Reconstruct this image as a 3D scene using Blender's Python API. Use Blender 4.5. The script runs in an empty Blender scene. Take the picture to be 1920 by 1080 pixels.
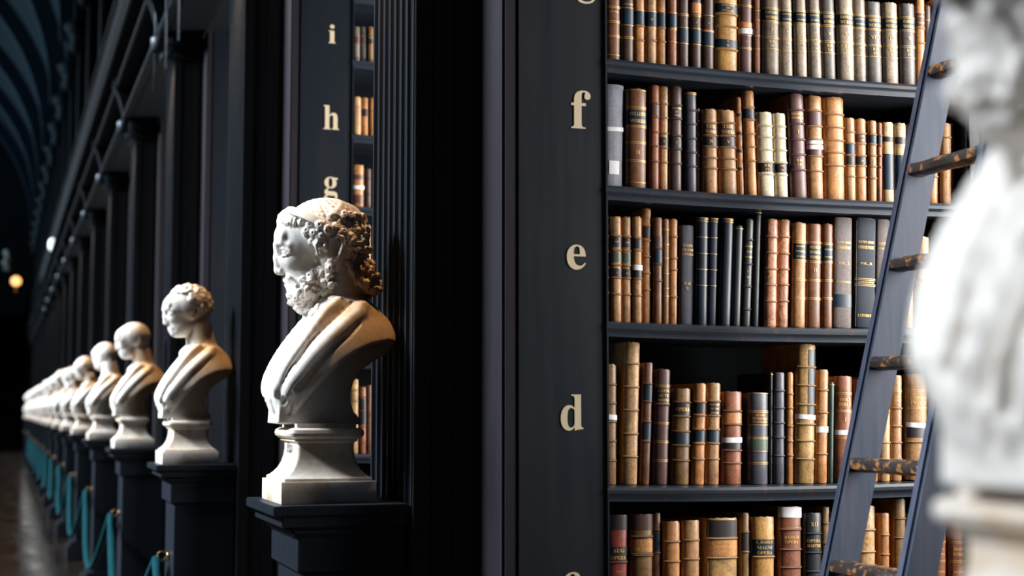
import bpy, bmesh, math, random
import numpy as np
from mathutils import Vector, Matrix

# ---------------------------------------------------------------- camera
scene = bpy.context.scene
C = scene.collection
EYE = np.array([0.0, 0.0, 1.6]); FPX = 2800.0
PITCH = math.atan(230/FPX); YAW = math.atan(957/FPX*math.cos(PITCH))
_F = np.array([math.sin(YAW)*math.cos(PITCH), math.cos(YAW)*math.cos(PITCH), math.sin(PITCH)])
_R = np.array([math.cos(YAW), -math.sin(YAW), 0.0]); _U = np.cross(_R, _F)
cd = bpy.data.cameras.new('camera'); cam = bpy.data.objects.new('camera', cd); C.objects.link(cam)
cam.matrix_world = Matrix(((_R[0],_U[0],-_F[0],EYE[0]),(_R[1],_U[1],-_F[1],EYE[1]),(_R[2],_U[2],-_F[2],EYE[2]),(0,0,0,1)))
cd.sensor_width = 36.0; cd.lens = FPX/1920*36.0; cd.clip_start = 0.05; cd.clip_end = 200
cd.dof.use_dof = True; cd.dof.focus_distance = 4.7; cd.dof.aperture_fstop = 2.4
scene.camera = cam
def at(px, py, Y):                          # point of the plane y = Y that the eye sees at a pixel of the 1920x1080 photograph
    r = _F+_R*(px-960)/FPX+_U*(540-py)/FPX
    return EYE+r*(Y/r[1])

# ---------------------------------------------------------------- sky, daylight, exposure
vs = scene.view_settings; vs.view_transform = 'Standard'; vs.look = 'None'; vs.gamma = 1.0; vs.exposure = 0.0; vs.use_curve_mapping = False
world = bpy.data.worlds.new('overcast'); scene.world = world; world.use_nodes = True
world.node_tree.nodes['Background'].inputs[0].default_value = (.55,.68,.85,1); world.node_tree.nodes['Background'].inputs[1].default_value = .35
scene.cycles.max_bounces = 6; scene.cycles.diffuse_bounces = 4; scene.cycles.glossy_bounces = 3; scene.cycles.transmission_bounces = 2
scene.cycles.caustics_reflective = False; scene.cycles.caustics_refractive = False
BAY = 3.2; Y0 = 4.24                         # bay length, centre of the nearest bookcase
def daylight(name, loc, target, sx, sy, watts, col, spread):
    l = bpy.data.lights.new(name, 'AREA'); l.shape = 'RECTANGLE'; l.size = sx; l.size_y = sy; l.energy = watts; l.color = col; l.spread = math.radians(spread)
    o = bpy.data.objects.new(name, l); o.location = loc; C.objects.link(o)
    o.rotation_euler = (Vector(target)-Vector(loc)).to_track_quat('-Z', 'Y').to_euler(); return o
# the high windows on the opposite side of the nave, one to a bay
for i in range(-1, 18):
    daylight('daylight_opposite_window_and_fill', (-10.5, Y0+BAY*i+1.75, 9.9), (.9, Y0+BAY*i+.25, 1.9), 2.9, 2.0, 370 if i >= 0 else 24, (.84,.92,1.0), 54)
daylight('daylight_opposite_window_and_fill', (-10.5,-2.0,9.6), (.9,-2.0,1.9), 3.4, 2.4, 66, (.86,.93,1.0), 32)  # narrow fill light, added to brighten the near bust alone
# gallery windows, lighting the vault
daylight('daylight_gallery_windows', (-10.6,44,7.2), (1.0,44,11.5), 40, 2.4, 2200, (.45,.78,1.0), 80)
# the window at the end of each alcove on this side
for i in range(-1, 9):
    daylight('daylight_alcove_window', (4.06, Y0-BAY/2+BAY*i, 2.75), (0, Y0-BAY/2+BAY*i, 2.45), 1.25, 2.7, 235, (1.0,.965,.92), 150)

# ---------------------------------------------------------------- helpers
def lin(c): return tuple(((v/255)/12.92 if v/255 <= .04045 else ((v/255+.055)/1.055)**2.4) for v in c)
def mat(name, col=(.5,.5,.5), rough=.5, metal=0.0, spec=.5):
    m = bpy.data.materials.new(name); m.use_nodes = True; b = m.node_tree.nodes['Principled BSDF']
    b.inputs['Base Color'].default_value = (*col, 1); b.inputs['Roughness'].default_value = rough; b.inputs['Metallic'].default_value = metal
    b.inputs['Specular IOR Level'].default_value = spec; return m
def nd(m, t, **kw):
    n = m.node_tree.nodes.new(t)
    for k, v in kw.items():
        if k in ('operation','blend_type','data_type','noise_dimensions','wave_type','bands_direction'): setattr(n, k, v)
        else: n.inputs[k].default_value = v
    return n
def lk(m, a, ao, b, bi): m.node_tree.links.new(a.outputs[ao], b.inputs[bi])
def ramp(m, src, so, stops):
    r = m.node_tree.nodes.new('ShaderNodeValToRGB'); e = r.color_ramp.elements
    while len(e) < len(stops): e.new(.5)
    for el, (p, c) in zip(e, stops): el.position = p; el.color = (*c, 1) if len(c) == 3 else c
    lk(m, src, so, r, 'Fac'); return r
def bump(m, src, so, strength, dist):
    b = nd(m, 'ShaderNodeBump', Strength=strength, Distance=dist); lk(m, src, so, b, 'Height'); lk(m, b, 'Normal', m.node_tree.nodes['Principled BSDF'], 'Normal'); return b
def coords(m, scale=(1,1,1), shuffle=False):
    tc = m.node_tree.nodes.new('ShaderNodeTexCoord'); mp = m.node_tree.nodes.new('ShaderNodeMapping'); mp.inputs['Scale'].default_value = scale
    lk(m, tc, 'Object', mp, 'Vector')
    if shuffle:
        oi = m.node_tree.nodes.new('ShaderNodeObjectInfo'); mu = nd(m, 'ShaderNodeMath', operation='MULTIPLY'); mu.inputs[1].default_value = 37.0
        lk(m, oi, 'Random', mu, 0); lk(m, mu, 'Value', mp, 'Location')
    return mp
def grain_wood(name, dark, light, rough=.42, scale=(9,9,.7), worn=None, worn_at=.62, spec=.3):
    m = mat(name, dark, rough, 0.0, spec); b = m.node_tree.nodes['Principled BSDF']; mp = coords(m, scale, True)
    n1 = nd(m, 'ShaderNodeTexNoise', Scale=3.0, Detail=8.0, Roughness=.62); lk(m, mp, 'Vector', n1, 'Vector')
    r = ramp(m, n1, 'Fac', [(.32,dark),(.72,light)])
    out = r
    if worn:
        mp2 = coords(m, (1,1,1), True); n2 = nd(m, 'ShaderNodeTexNoise', Scale=34.0, Detail=5.0, Roughness=.65); lk(m, mp2, 'Vector', n2, 'Vector')
        r2 = ramp(m, n2, 'Fac', [(worn_at,(0,0,0)),(worn_at+.07,(1,1,1))])
        mx = nd(m, 'ShaderNodeMix', data_type='RGBA'); lk(m, r2, 'Color', mx, 'Factor'); m.node_tree.links.new(r.outputs['Color'], mx.inputs[6]); mx.inputs[7].default_value = (*worn, 1)
        m.node_tree.links.new(mx.outputs[2], b.inputs['Base Color'])
    else: lk(m, r, 'Color', b, 'Base Color')
    rr = ramp(m, n1, 'Fac', [(.3,(rough+.1,)*3),(.75,(rough-.08,)*3)]); lk(m, rr, 'Color', b, 'Roughness')
    bump(m, n1, 'Fac', .12, .002); return m

M = {}
M['wood'] = grain_wood('dark_stained_oak', (.0026,.0052,.0092), (.0072,.0118,.0195), .45)
M['wood_warm'] = grain_wood('dark_oak_purplish', (.008,.0075,.011), (.024,.020,.027), .45)
M['wood_black'] = grain_wood('black_oak', (.0045,.005,.006), (.009,.009,.010), .55)
M['shelf'] = grain_wood('shelf_oak', (.009,.016,.027), (.032,.042,.060), .32, (.7,9,9), (.060,.034,.028), .58, .5)
M['ladder'] = grain_wood('ladder_stile_paint', (.022,.040,.072), (.088,.094,.130), .40, (10,10,.8), (.16,.15,.19), .70)
M['rung'] = grain_wood('ladder_rung_worn_paint', (.016,.014,.014), (.035,.028,.026), .4, (9,1,9), (.30,.13,.045), .53)
M['letter'] = mat('cream_gilt_paint', lin((214,196,164)), .6)
M['gilt'] = mat('gilt', lin((226,182,110)), .38, .35)
M['paper'] = mat('white_paper', lin((236,234,238)), .8)
M['pages'] = grain_wood('page_edges', (.20,.14,.07), (.40,.31,.19), .85, (60,4,4))
M['cleat'] = mat('pale_metal', lin((120,140,150)), .5, .2)
M['brass'] = mat('brass', (.30,.21,.10), .35, 1.0)
M['iron'] = mat('dark_iron', (.03,.045,.06), .5)
M['rope'] = grain_wood('teal_rope', lin((0,34,40)), lin((0,62,70)), .8, (40,40,40), None, .6, .08)
M['plaster'] = mat('dim_plaster', (.05,.055,.065), .8)
M['dark'] = mat('shadowed_timber', (.0035,.0055,.008), .7, 0.0, .12)
M['glass'] = mat('window_glass', (.7,.8,.85), .1)

def marble(name, base, patina, amount, back=0.0):
    m = mat(name, base, .46); m.node_tree.nodes['Principled BSDF'].inputs['Subsurface Weight'].default_value = .3; m.node_tree.nodes['Principled BSDF'].inputs['Subsurface Radius'].default_value = (1.0,.75,.55); m.node_tree.nodes['Principled BSDF'].inputs['Subsurface Scale'].default_value = .008; b = m.node_tree.nodes['Principled BSDF']; mp = coords(m, (1,1,1), True)
    n1 = nd(m, 'ShaderNodeTexNoise', Scale=5.0, Detail=6.0, Roughness=.6, Distortion=.8); lk(m, mp, 'Vector', n1, 'Vector')
    src = n1
    if back:                                  # the brown tone is mixed in more strongly towards the back of the figure
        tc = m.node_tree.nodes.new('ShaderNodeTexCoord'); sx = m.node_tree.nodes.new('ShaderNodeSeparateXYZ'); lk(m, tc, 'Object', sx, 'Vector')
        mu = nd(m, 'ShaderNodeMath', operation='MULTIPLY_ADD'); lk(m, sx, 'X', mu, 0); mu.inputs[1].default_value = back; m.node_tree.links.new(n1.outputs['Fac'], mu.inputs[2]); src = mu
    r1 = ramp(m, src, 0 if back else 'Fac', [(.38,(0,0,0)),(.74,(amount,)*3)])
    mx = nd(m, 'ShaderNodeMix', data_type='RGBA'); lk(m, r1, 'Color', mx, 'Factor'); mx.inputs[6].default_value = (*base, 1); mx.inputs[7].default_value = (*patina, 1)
    n2 = nd(m, 'ShaderNodeTexNoise', Scale=60.0, Detail=4.0); lk(m, mp, 'Vector', n2, 'Vector')
    r2 = ramp(m, n2, 'Fac', [(.3,(.86,.85,.84)),(.6,(1,1,1))])
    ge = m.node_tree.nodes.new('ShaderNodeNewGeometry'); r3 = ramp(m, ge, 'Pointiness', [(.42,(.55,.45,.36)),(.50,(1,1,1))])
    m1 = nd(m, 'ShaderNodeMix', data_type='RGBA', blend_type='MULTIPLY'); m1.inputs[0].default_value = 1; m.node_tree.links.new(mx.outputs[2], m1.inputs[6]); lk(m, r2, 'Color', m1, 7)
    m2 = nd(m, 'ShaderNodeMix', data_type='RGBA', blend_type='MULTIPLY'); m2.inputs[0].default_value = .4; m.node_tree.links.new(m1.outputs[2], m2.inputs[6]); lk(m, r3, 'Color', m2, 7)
    m.node_tree.links.new(m2.outputs[2], b.inputs['Base Color']); return m
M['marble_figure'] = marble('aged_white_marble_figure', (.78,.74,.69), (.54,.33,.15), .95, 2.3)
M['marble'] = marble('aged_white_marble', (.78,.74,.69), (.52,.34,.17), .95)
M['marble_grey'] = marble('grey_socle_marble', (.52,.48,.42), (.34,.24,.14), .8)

def leather_material(name, rough, cloth=False):            # the binding colour is the object's own colour, its alpha says how blotched it is
    m = mat(name, (.4,.2,.1), rough); b = m.node_tree.nodes['Principled BSDF']; mp = coords(m, (1,1,1), True)
    oi = m.node_tree.nodes.new('ShaderNodeObjectInfo')
    n1 = nd(m, 'ShaderNodeTexNoise', Scale=22.0 if not cloth else 9.0, Detail=5.0, Roughness=.62, Distortion=.6); lk(m, mp, 'Vector', n1, 'Vector')
    mp2 = coords(m, (160,160,9), True); n2 = nd(m, 'ShaderNodeTexNoise', Scale=1.0, Detail=3.0); lk(m, mp2, 'Vector', n2, 'Vector')
    n3 = nd(m, 'ShaderNodeTexNoise', Scale=150.0, Detail=3.0, Roughness=.7); lk(m, mp, 'Vector', n3, 'Vector')
    r1 = ramp(m, n1, 'Fac', [(.30,(.30,.24,.24)),(.50,(.86,.82,.80)),(.72,(1.3,1.25,1.15))])
    r2 = ramp(m, n2, 'Fac', [(.3,(.74,.72,.70)),(.7,(1.14,1.14,1.12))])
    r3 = ramp(m, n3, 'Fac', [(.30,(.66,.63,.60)),(.52,(1.0,1.0,1.0)),(.8,(1.15,1.15,1.15))])
    n4 = nd(m, 'ShaderNodeTexNoise', Scale=62.0, Detail=6.0, Roughness=.68, Distortion=1.2); lk(m, mp, 'Vector', n4, 'Vector')
    r4 = ramp(m, n4, 'Fac', [(.36,(.34,.29,.28)),(.47,(.92,.9,.88)),(.60,(1.0,1.0,1.0)),(.74,(1.35,1.3,1.22))])
    cur = None
    for i, (r, f) in enumerate(((r1, None), (r4, None), (r2, .8), (r3, .8))):
        x = nd(m, 'ShaderNodeMix', data_type='RGBA', blend_type='MULTIPLY')
        if f is None: lk(m, oi, 'Alpha', x, 'Factor')
        else: x.inputs[0].default_value = f
        if i == 0: lk(m, oi, 'Color', x, 6)
        else: m.node_tree.links.new(cur.outputs[2], x.inputs[6])
        lk(m, r, 'Color', x, 7); cur = x
    m.node_tree.links.new(cur.outputs[2], b.inputs['Base Color']); bump(m, n3, 'Fac', .25 if not cloth else .4, .0008); return m
M['leather'] = leather_material('worn_leather', .42)
M['cloth'] = leather_material('book_cloth', .7, True)

def link(name, me, m=None, parent=None, loc=None):
    o = bpy.data.objects.new(name, me); C.objects.link(o)
    if m is not None:
        if isinstance(m, str): m = M[m]
        if len(me.materials) == 0: me.materials.append(m)
    if parent is not None: o.parent = parent
    if loc is not None: o.location = loc
    return o
def thing(name, label, cat, loc=(0,0,0), group=None):
    o = bpy.data.objects.new(name, None); o.empty_display_size = .05; C.objects.link(o); o.location = loc
    o['label'] = label; o['category'] = cat
    if group: o['group'] = group
    return o
def tag(o, label, cat, group=None):
    o['label'] = label; o['category'] = cat
    if group: o['group'] = group
    return o
def structure(o): o['kind'] = 'structure'; return o
def mesh(name, V, F, smooth=False):
    me = bpy.data.meshes.new(name); me.from_pydata([tuple(v) for v in V], [], F); me.update()
    if smooth:
        for p in me.polygons: p.use_smooth = True
    return me
def box(lo, hi, bev=0.0, seg=2, name='block'):
    bm = bmesh.new(); bmesh.ops.create_cube(bm, size=1.0)
    for v in bm.verts: v.co = Vector([(lo[k]+hi[k])/2+v.co[k]*(hi[k]-lo[k]) for k in range(3)])
    if bev: bmesh.ops.bevel(bm, geom=list(bm.edges), offset=bev, segments=seg, affect='EDGES', clamp_overlap=True)
    me = bpy.data.meshes.new(name); bm.to_mesh(me); bm.free(); return me
def part(name, lo, hi, m, parent, bev=0.0):                # a box given in world coordinates under a thing
    p = np.array(parent.location) if parent is not None else np.zeros(3)
    return link(name, box(np.array(lo)-p, np.array(hi)-p, bev), m, parent)
def extrude_y_profile(pts, y0, y1): return None
def prism(pts, axis, a, b, cuts=1, fn=None, smooth=False, name='moulding'):   # 2-D outline swept along an axis
    n = len(pts); V = []; F = []
    for i in range(cuts+1):
        t = a+(b-a)*i/cuts
        for p in pts:
            v = {'x': [t,p[0],p[1]], 'y': [p[0],t,p[1]], 'z': [p[0],p[1],t]}[axis]
            V.append(fn(v) if fn else v)
    for i in range(cuts):
        for k in range(n): F.append((i*n+k, i*n+(k+1)%n, (i+1)*n+(k+1)%n, (i+1)*n+k))
    F.append(tuple(range(n-1,-1,-1))); F.append(tuple(cuts*n+k for k in range(n)))
    me = mesh(name, V, F); bm = bmesh.new(); bm.from_mesh(me); bmesh.ops.recalc_face_normals(bm, faces=bm.faces); bm.to_mesh(me); bm.free()
    if smooth:
        for p in me.polygons[:-2]: p.use_smooth = True
        me.set_sharp_from_angle(angle=math.radians(38)) if hasattr(me, 'set_sharp_from_angle') else None
    return me
def lathe(prof, seg=16, name='turned'):
    V = []; F = []
    for r, z in prof:
        for k in range(seg): a = 2*math.pi*k/seg; V.append((r*math.cos(a), r*math.sin(a), z))
    for i in range(len(prof)-1):
        for k in range(seg): F.append((i*seg+k, i*seg+(k+1)%seg, (i+1)*seg+(k+1)%seg, (i+1)*seg+k))
    F.append(tuple(range(seg-1,-1,-1))); F.append(tuple((len(prof)-1)*seg+k for k in range(seg)))
    return mesh(name, V, F, True)
def tube(pts, r, seg=8, name='tube'):
    V = []; F = []; P = [Vector(p) for p in pts]
    for i, p in enumerate(P):
        d = (P[min(i+1, len(P)-1)]-P[max(i-1, 0)]).normalized(); u = d.orthogonal().normalized() if abs(d.z) > .95 else d.cross(Vector((0,0,1))).normalized(); w = d.cross(u)
        for k in range(seg): a = 2*math.pi*k/seg; V.append(p+u*r*math.cos(a)+w*r*math.sin(a))
    for i in range(len(P)-1):
        for k in range(seg): F.append((i*seg+k, i*seg+(k+1)%seg, (i+1)*seg+(k+1)%seg, (i+1)*seg+k))
    F.append(tuple(range(seg-1,-1,-1))); F.append(tuple((len(P)-1)*seg+k for k in range(seg)))
    return mesh(name, V, F, True)
def copy_tree(o, loc):
    c = o.copy(); C.objects.link(c); c.location = loc
    for ch in list(o.children):
        d = ch.copy(); C.objects.link(d); d.parent = c
        for g in list(ch.children):
            e = g.copy(); C.objects.link(e); e.parent = d
    return c
def serif(s):                                # plain letters -> the bold roman letter shapes of the built-in font
    o = ''
    for ch in s:
        if 'a' <= ch <= 'z': o += chr(0x1D41A+ord(ch)-97)
        elif 'A' <= ch <= 'Z': o += chr(0x1D400+ord(ch)-65)
        elif '0' <= ch <= '9': o += chr(0x1D7CE+ord(ch)-48)
        else: o += ch
    return o
_glyphs = {}
def text_shape(s):                           # flat glyph mesh: vertices (n,2) spanning its own bounds, faces
    if s not in _glyphs:
        cu = bpy.data.curves.new('glyphs', 'FONT'); cu.body = serif(s); cu.align_x = 'CENTER'; cu.resolution_u = 4; cu.fill_mode = 'FRONT'
        ob = bpy.data.objects.new('glyphs', cu); me = bpy.data.meshes.new_from_object(ob)
        V = np.array([v.co[:2] for v in me.vertices]); F = [tuple(p.vertices) for p in me.polygons]
        bpy.data.objects.remove(ob); bpy.data.curves.remove(cu); bpy.data.meshes.remove(me); _glyphs[s] = (V, F)
    return _glyphs[s]
rnd = random.Random(7)
ORD = ['first','second','third','fourth','fifth','sixth','seventh','eighth','ninth','tenth','eleventh','twelfth','thirteenth','fourteenth','fifteenth','sixteenth','seventeenth','eighteenth','nineteenth','twentieth','twenty-first','twenty-second','twenty-third','twenty-fourth','twenty-fifth','twenty-sixth','twenty-seventh','twenty-eighth']
# ---------------------------------------------------------------- the hall
YN, YF = -6.0, 66.0
fl = mat('polished_oak_floor', (.05,.03,.018), .2); M['floor'] = fl
_mp = coords(fl, (1,1,1)); _br = fl.node_tree.nodes.new('ShaderNodeTexBrick')
for k, v in (('Color1',(.008,.0055,.004,1)),('Color2',(.014,.0095,.007,1)),('Mortar',(.006,.004,.003,1)),('Scale',1.0),('Mortar Size',.006),('Brick Width',.16),('Row Height',2.4)): _br.inputs[k].default_value = v
lk(fl, _mp, 'Vector', _br, 'Vector'); lk(fl, _br, 'Color', fl.node_tree.nodes['Principled BSDF'], 'Base Color')
_n = nd(fl, 'ShaderNodeTexNoise', Scale=2.2, Detail=5.0); lk(fl, _mp, 'Vector', _n, 'Vector'); _r = ramp(fl, _n, 'Fac', [(.35,(.10,)*3),(.7,(.28,)*3)]); lk(fl, _r, 'Color', fl.node_tree.nodes['Principled BSDF'], 'Roughness')
structure(link('floor', box((-11,YN,-.1), (4.3,YF,0)), 'floor'))
structure(link('wall_left', box((-11.2,YN,0), (-11,YF,9)), 'plaster'))
structure(link('wall_back', box((-11,YN-.2,0), (4.3,YN,15)), 'plaster'))
structure(link('wall_far', box((-11,YF,0), (4.3,YF+.2,15.5)), 'dark'))
wr = structure(link('wall_right', box((4.2,YN,0), (4.4,YF,9)), 'plaster'))
for i in range(-1, 4):                       # a window closes each alcove
    yc = Y0-BAY/2+BAY*i; w = thing('window_%d' % (i+2), '', '', (4.2,yc,1.3)); del w['label']; del w['category']; structure(w)
    for a in (-.68,.68): part('frame', (4.1,yc+a-.05,1.3), (4.2,yc+a+.05,4.15), 'wood', w, .006)
    for z in (1.3,2.7,4.1): part('glazing_bar', (4.12,yc-.63,z-.02), (4.18,yc+.63,z+.03), 'wood', w, .004)
    part('glazing_bar', (4.12,yc-.02,1.33), (4.18,yc+.02,4.1), 'wood', w, .004)
    part('pane', (4.185,yc-.63,1.32), (4.195,yc+.63,4.1), 'glass', w)
structure(link('ceiling', box((1.05,YN,4.82), (4.3,YF,5.0)), 'dark'))            # gallery floor over the alcoves
# barrel vault with transverse ribs
VX, VR, VZ = -4.9, 6.2, 8.8
def arc(r, a0=0, a1=180, n=32): return [(VX+r*math.cos(math.radians(a0+(a1-a0)*k/n)), VZ+r*math.sin(math.radians(a0+(a1-a0)*k/n))) for k in range(n+1)]
o = arc(VR); i_ = arc(VR+.15)
structure(link('ceiling_vault', prism(o+i_[::-1], 'y', YN, YF, 1), 'dark'))
structure(link('wall_gallery', box((4.2,YN,5.0), (4.4,YF,9.2)), 'dark'))
structure(link('ceiling_gallery', box((1.25,YN,8.8), (4.4,YF,9.0)), 'dark'))
rib_me = prism(arc(VR-.42)+arc(VR)[::-1], 'y', -.26, .26, 1, smooth=False)
for k in range(10):
    y = Y0+BAY*2*k
    t = link('trim_%d' % (k+1), rib_me, 'wood', None, (0,y,0)); structure(t)

# ---------------------------------------------------------------- bookcases that stand between the alcoves
SHELF_Z = [.46,.94,1.396,1.847,2.226,2.584,2.935,3.30,3.62,3.95]
HALF, NOSE = .44, .008
def sag(x, x0, x1): t = (x-x0)/(x1-x0); return -.007*4*t*(1-t)
def build_case(yc, label, near=True):
    t = thing('bookcase', label, 'bookcase', (1.9,yc,0), 'bookcases between the alcoves'); p = np.array((1.9,yc,0))
    lpanel = part('letter_panel', (1.31,yc-HALF,.3), (1.566,yc+HALF,4.20), 'wood', t, .004)
    part('panel_stile', (1.267,yc-HALF-.004,.3), (1.306,yc+HALF+.004,4.20), 'wood_warm', t, .008)
    part('panel_bead', (1.563,yc-HALF-.007,.3), (1.574,yc-HALF+.02,4.20), 'wood', t, .004)
    part('plinth', (1.25,yc-HALF-.03,0), (4.1,yc+HALF+.03,.3), 'wood', t, .01)
    # pilaster core with its fluted nave face
    n = 7; w = .48; pts = []
    y = -w/2; pts.append((1.268-1.9, y)); pts.append((1.07-1.9, y))
    fw, gap = .052, (w-7*.052)/8
    for k in range(n):
        a = -w/2+gap+k*(fw+gap); pts.append((1.07-1.9, a))
        for j in range(1, 8): th = math.pi*j/8; pts.append((1.07-1.9+.024*math.sin(th), a+fw/2-fw/2*math.cos(th)))
        pts.append((1.07-1.9, a+fw))
    pts += [(1.07-1.9, w/2), (1.268-1.9, w/2)]
    me = prism(pts, 'z', .3, 4.1); link('fluted_pilaster', me, 'wood', t)
    for s in (-1,1):
        if s > 0 and not near: continue
        xs = [1.072,1.125,1.188,1.246,1.268]
        for k in range(4):
            y0, y1 = sorted((yc+s*.236, yc+s*(.244 if k%2 else .248)))
            part('board', (xs[k]+.0015,y0,.3), (xs[k+1]-.0015,y1,4.1), 'wood_black', t, .002)
    part('capital', (1.02,yc-.30,4.1), (1.27,yc+.30,4.2), 'wood', t, .02)
    part('neck_moulding', (1.05,yc-.26,4.02), (1.27,yc+.26,4.06), 'wood', t, .015)
    # carcass
    part('partition', (1.56,yc-.012,.3), (4.1,yc+.012,4.815), 'dark', t)
    part('back_panel', (1.56,yc+HALF-.02,.3), (4.1,yc+HALF,4.20), 'wood', t)
    part('upright', (2.752,yc-HALF-.006,.3), (2.80,yc+.0,4.82), 'wood', t, .008)
    part('upright', (4.0,yc-HALF,.3), (4.1,yc+.0,4.82), 'wood', t, .006)
    for z in SHELF_Z:
        for x0, x1 in ((1.566,2.752),(2.80,4.0)):
            ya = -HALF
            pr = [(-.012,z),(ya+.014,z),(ya-.004,z-.004),(ya-.010,z-.012),(ya-.009,z-.021),(ya-.003,z-.027),(ya-.001,z-.030),(ya-.001,z-.043),(-.012,z-.043)]
            me = prism(pr, 'x', x0-1.9, x1-1.9, 10, lambda v, a=x0-1.9, b=x1-1.9: [v[0], v[1], v[2]+sag(v[0], a, b)], True, 'shelf')
            link('shelf', me, 'shelf', t)
        part('shelf_cleat', (1.5665,yc-HALF+.012,z-.115), (1.5725,yc-.05,z-.046), 'cleat', t, .002)
    return t, lpanel
def panel_letter(lp, case, ch, xc, zbase, height, width):
    V, F = text_shape(ch); lo = V.min(0); hi = V.max(0); base = 0.0
    p = np.array(case.location); yf = -HALF-.0022
    sx = width/(hi[0]-lo[0]); sz = height/(hi[1]-base) if ch != 'g' else height/(hi[1]-lo[1])
    zz = zbase if ch != 'g' else zbase-lo[1]*sz
    vv = [((v[0]-(lo[0]+hi[0])/2)*sx+xc-p[0], yf, v[1]*sz+zz) for v in V]
    n = len(vv); vv += [(a, yf+.0025, b) for a, _, b in vv]
    me = mesh('shelf_letter', vv, F); o_ = link('shelf_letter', me, 'letter', lp); o_['label'] = 'cream painted serif letter ' + ch
    return o_
case0, lp0 = build_case(Y0, 'nearest dark oak bookcase, lettered c to g, full of old leather books')
for ch, x, z, h, w in (('g',1.513,2.73,.118,.058),('f',1.495,2.377,.107,.058),('e',1.480,1.987,.067,.056),('d',1.466,1.548,.096,.066),('c',1.463,1.10,.067,.054)): panel_letter(lp0, case0, ch, x, z, h, w)
case1, lp1 = build_case(Y0+BAY, 'second dark oak bookcase with letters g, h, i beside bearded bust')
for ch, x, z, h, w in (('f',1.466,2.377,.107,.058),('g',1.466,2.60,.118,.066),('h',1.465,2.948,.117,.076),('i',1.465,3.37,.092,.036),('e',1.466,1.987,.067,.056),('d',1.466,1.548,.096,.066)): panel_letter(lp1, case1, ch, x, z, h, w)
far, _lp = build_case(Y0+2*BAY, 'third dark bookcase along the hall, behind the curly-haired bust', False)
for k in range(3, 19):
    c = copy_tree(far, (1.9,Y0+BAY*k,0)); c['label'] = '%s dark bookcase along the hall, counted from the ladder' % ORD[k]
back_case = copy_tree(far, (1.9,Y0-BAY,0)); back_case['label'] = 'dark oak bookcase behind the blurred nearest marble bust'

# ---------------------------------------------------------------- gallery above
g = thing('gallery', 'dark carved gallery front running above the bookcases', 'gallery', (1.1,Y0,4.2))
part('entablature', (1.03,YN,4.205), (1.262,YF,4.815), 'dark', g)
part('cornice', (.90,YN,4.50), (1.03,YF,4.56), 'dark', g, .01); part('cornice', (.96,YN,4.20), (1.03,YF,4.26), 'dark', g, .01)
part('cornice', (.86,YN,4.78), (1.05,YF,4.84), 'dark', g, .01)
part('hand_rail', (.98,YN,5.72), (1.12,YF,5.80), 'dark', g, .015)
bal = lathe([(.05,0),(.05,.06),(.025,.10),(.05,.22),(.055,.30),(.03,.45),(.022,.60),(.04,.68),(.05,.80),(.05,.88)], 8)
for k in range(150): link('baluster', bal, 'dark', g, (-.05, 4.2+.26*k, .64))
con = prism([(.0,0),(-.14,0),(-.15,-.06),(-.10,-.16),(-.06,-.30),(-.05,-.36),(0,-.38)], 'y', -.10, .10)
for k in range(2, 19): link('console', con, 'dark', g, (-.07, BAY*k, .40))
tas = lathe([(.004,-.07),(.022,-.06),(.026,-.02),(.012,.01),(.006,.03)], 8)
for y in (9.05,9.8,10.55): 
    c_ = link('hanging_cord', tube([(0,0,0),(0,0,.95)], .006, 6), 'iron', g, (.95-1.1, y-Y0, 3.83-4.2))
for k in range(1, 19):
    t = thing('gallery_column', '%s dark column standing on the gallery, counted from the near end' % ORD[k-1], 'column', (1.2,Y0+BAY*k,4.84), 'gallery columns'); yc = Y0+BAY*k
    part('shaft', (1.10,yc-.2,5.0), (1.42,yc+.2,8.3), 'dark', t, .03); part('foot', (1.05,yc-.26,4.85), (1.46,yc+.26,5.0), 'dark', t, .02); part('capital', (1.02,yc-.28,8.3), (1.5,yc+.28,8.8), 'dark', t, .05)
    link('acanthus_carving', lathe([(.10,-.35),(.16,-.25),(.12,-.12),(.20,0),(.26,.12),(.18,.2)], 7), 'dark', t, (-.12,0,3.3))
# far end of the hall
e = thing('end_gallery', 'dim gallery crossing the far end of the hall', 'gallery', (-2,YF-.6,5.6))
part('floor_beam', (-11,YF-1.2,5.6), (.82,YF,6.3), 'wood', e); part('hand_rail', (-11,YF-1.3,6.38), (.82,YF-1.0,6.46), 'wood', e)
for k in range(0): link('baluster', bal, 'dark', e, (2.75-.22*k, -.55, -.09))

# warm lamps under the gallery, one above each bust
can = lathe([(.045,.10),(.05,.09),(.05,.0),(.042,.0),(.042,.02)], 14)
for k in range(-1, 12):
    yc = Y0+BAY*k; t = thing('soffit_lamp', 'small warm lamp under the gallery above the %s' % ('nearest blurred bust' if k < 0 else 'bearded bust' if k == 0 else '%s bust of the row' % ORD[k]), 'lamp', (.962,yc-.18,4.085), 'soffit lamps')
    link('lamp_can', can, 'iron', t)
    l = bpy.data.lights.new('warm_bulb', 'AREA'); l.shape = 'DISK'; l.size = .07; l.energy = 7.5; l.color = (1,.66,.36); l.spread = math.radians(85)
    o = bpy.data.objects.new('warm_bulb', l); C.objects.link(o); o.parent = t; o.location = (0,0,.012)
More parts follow.
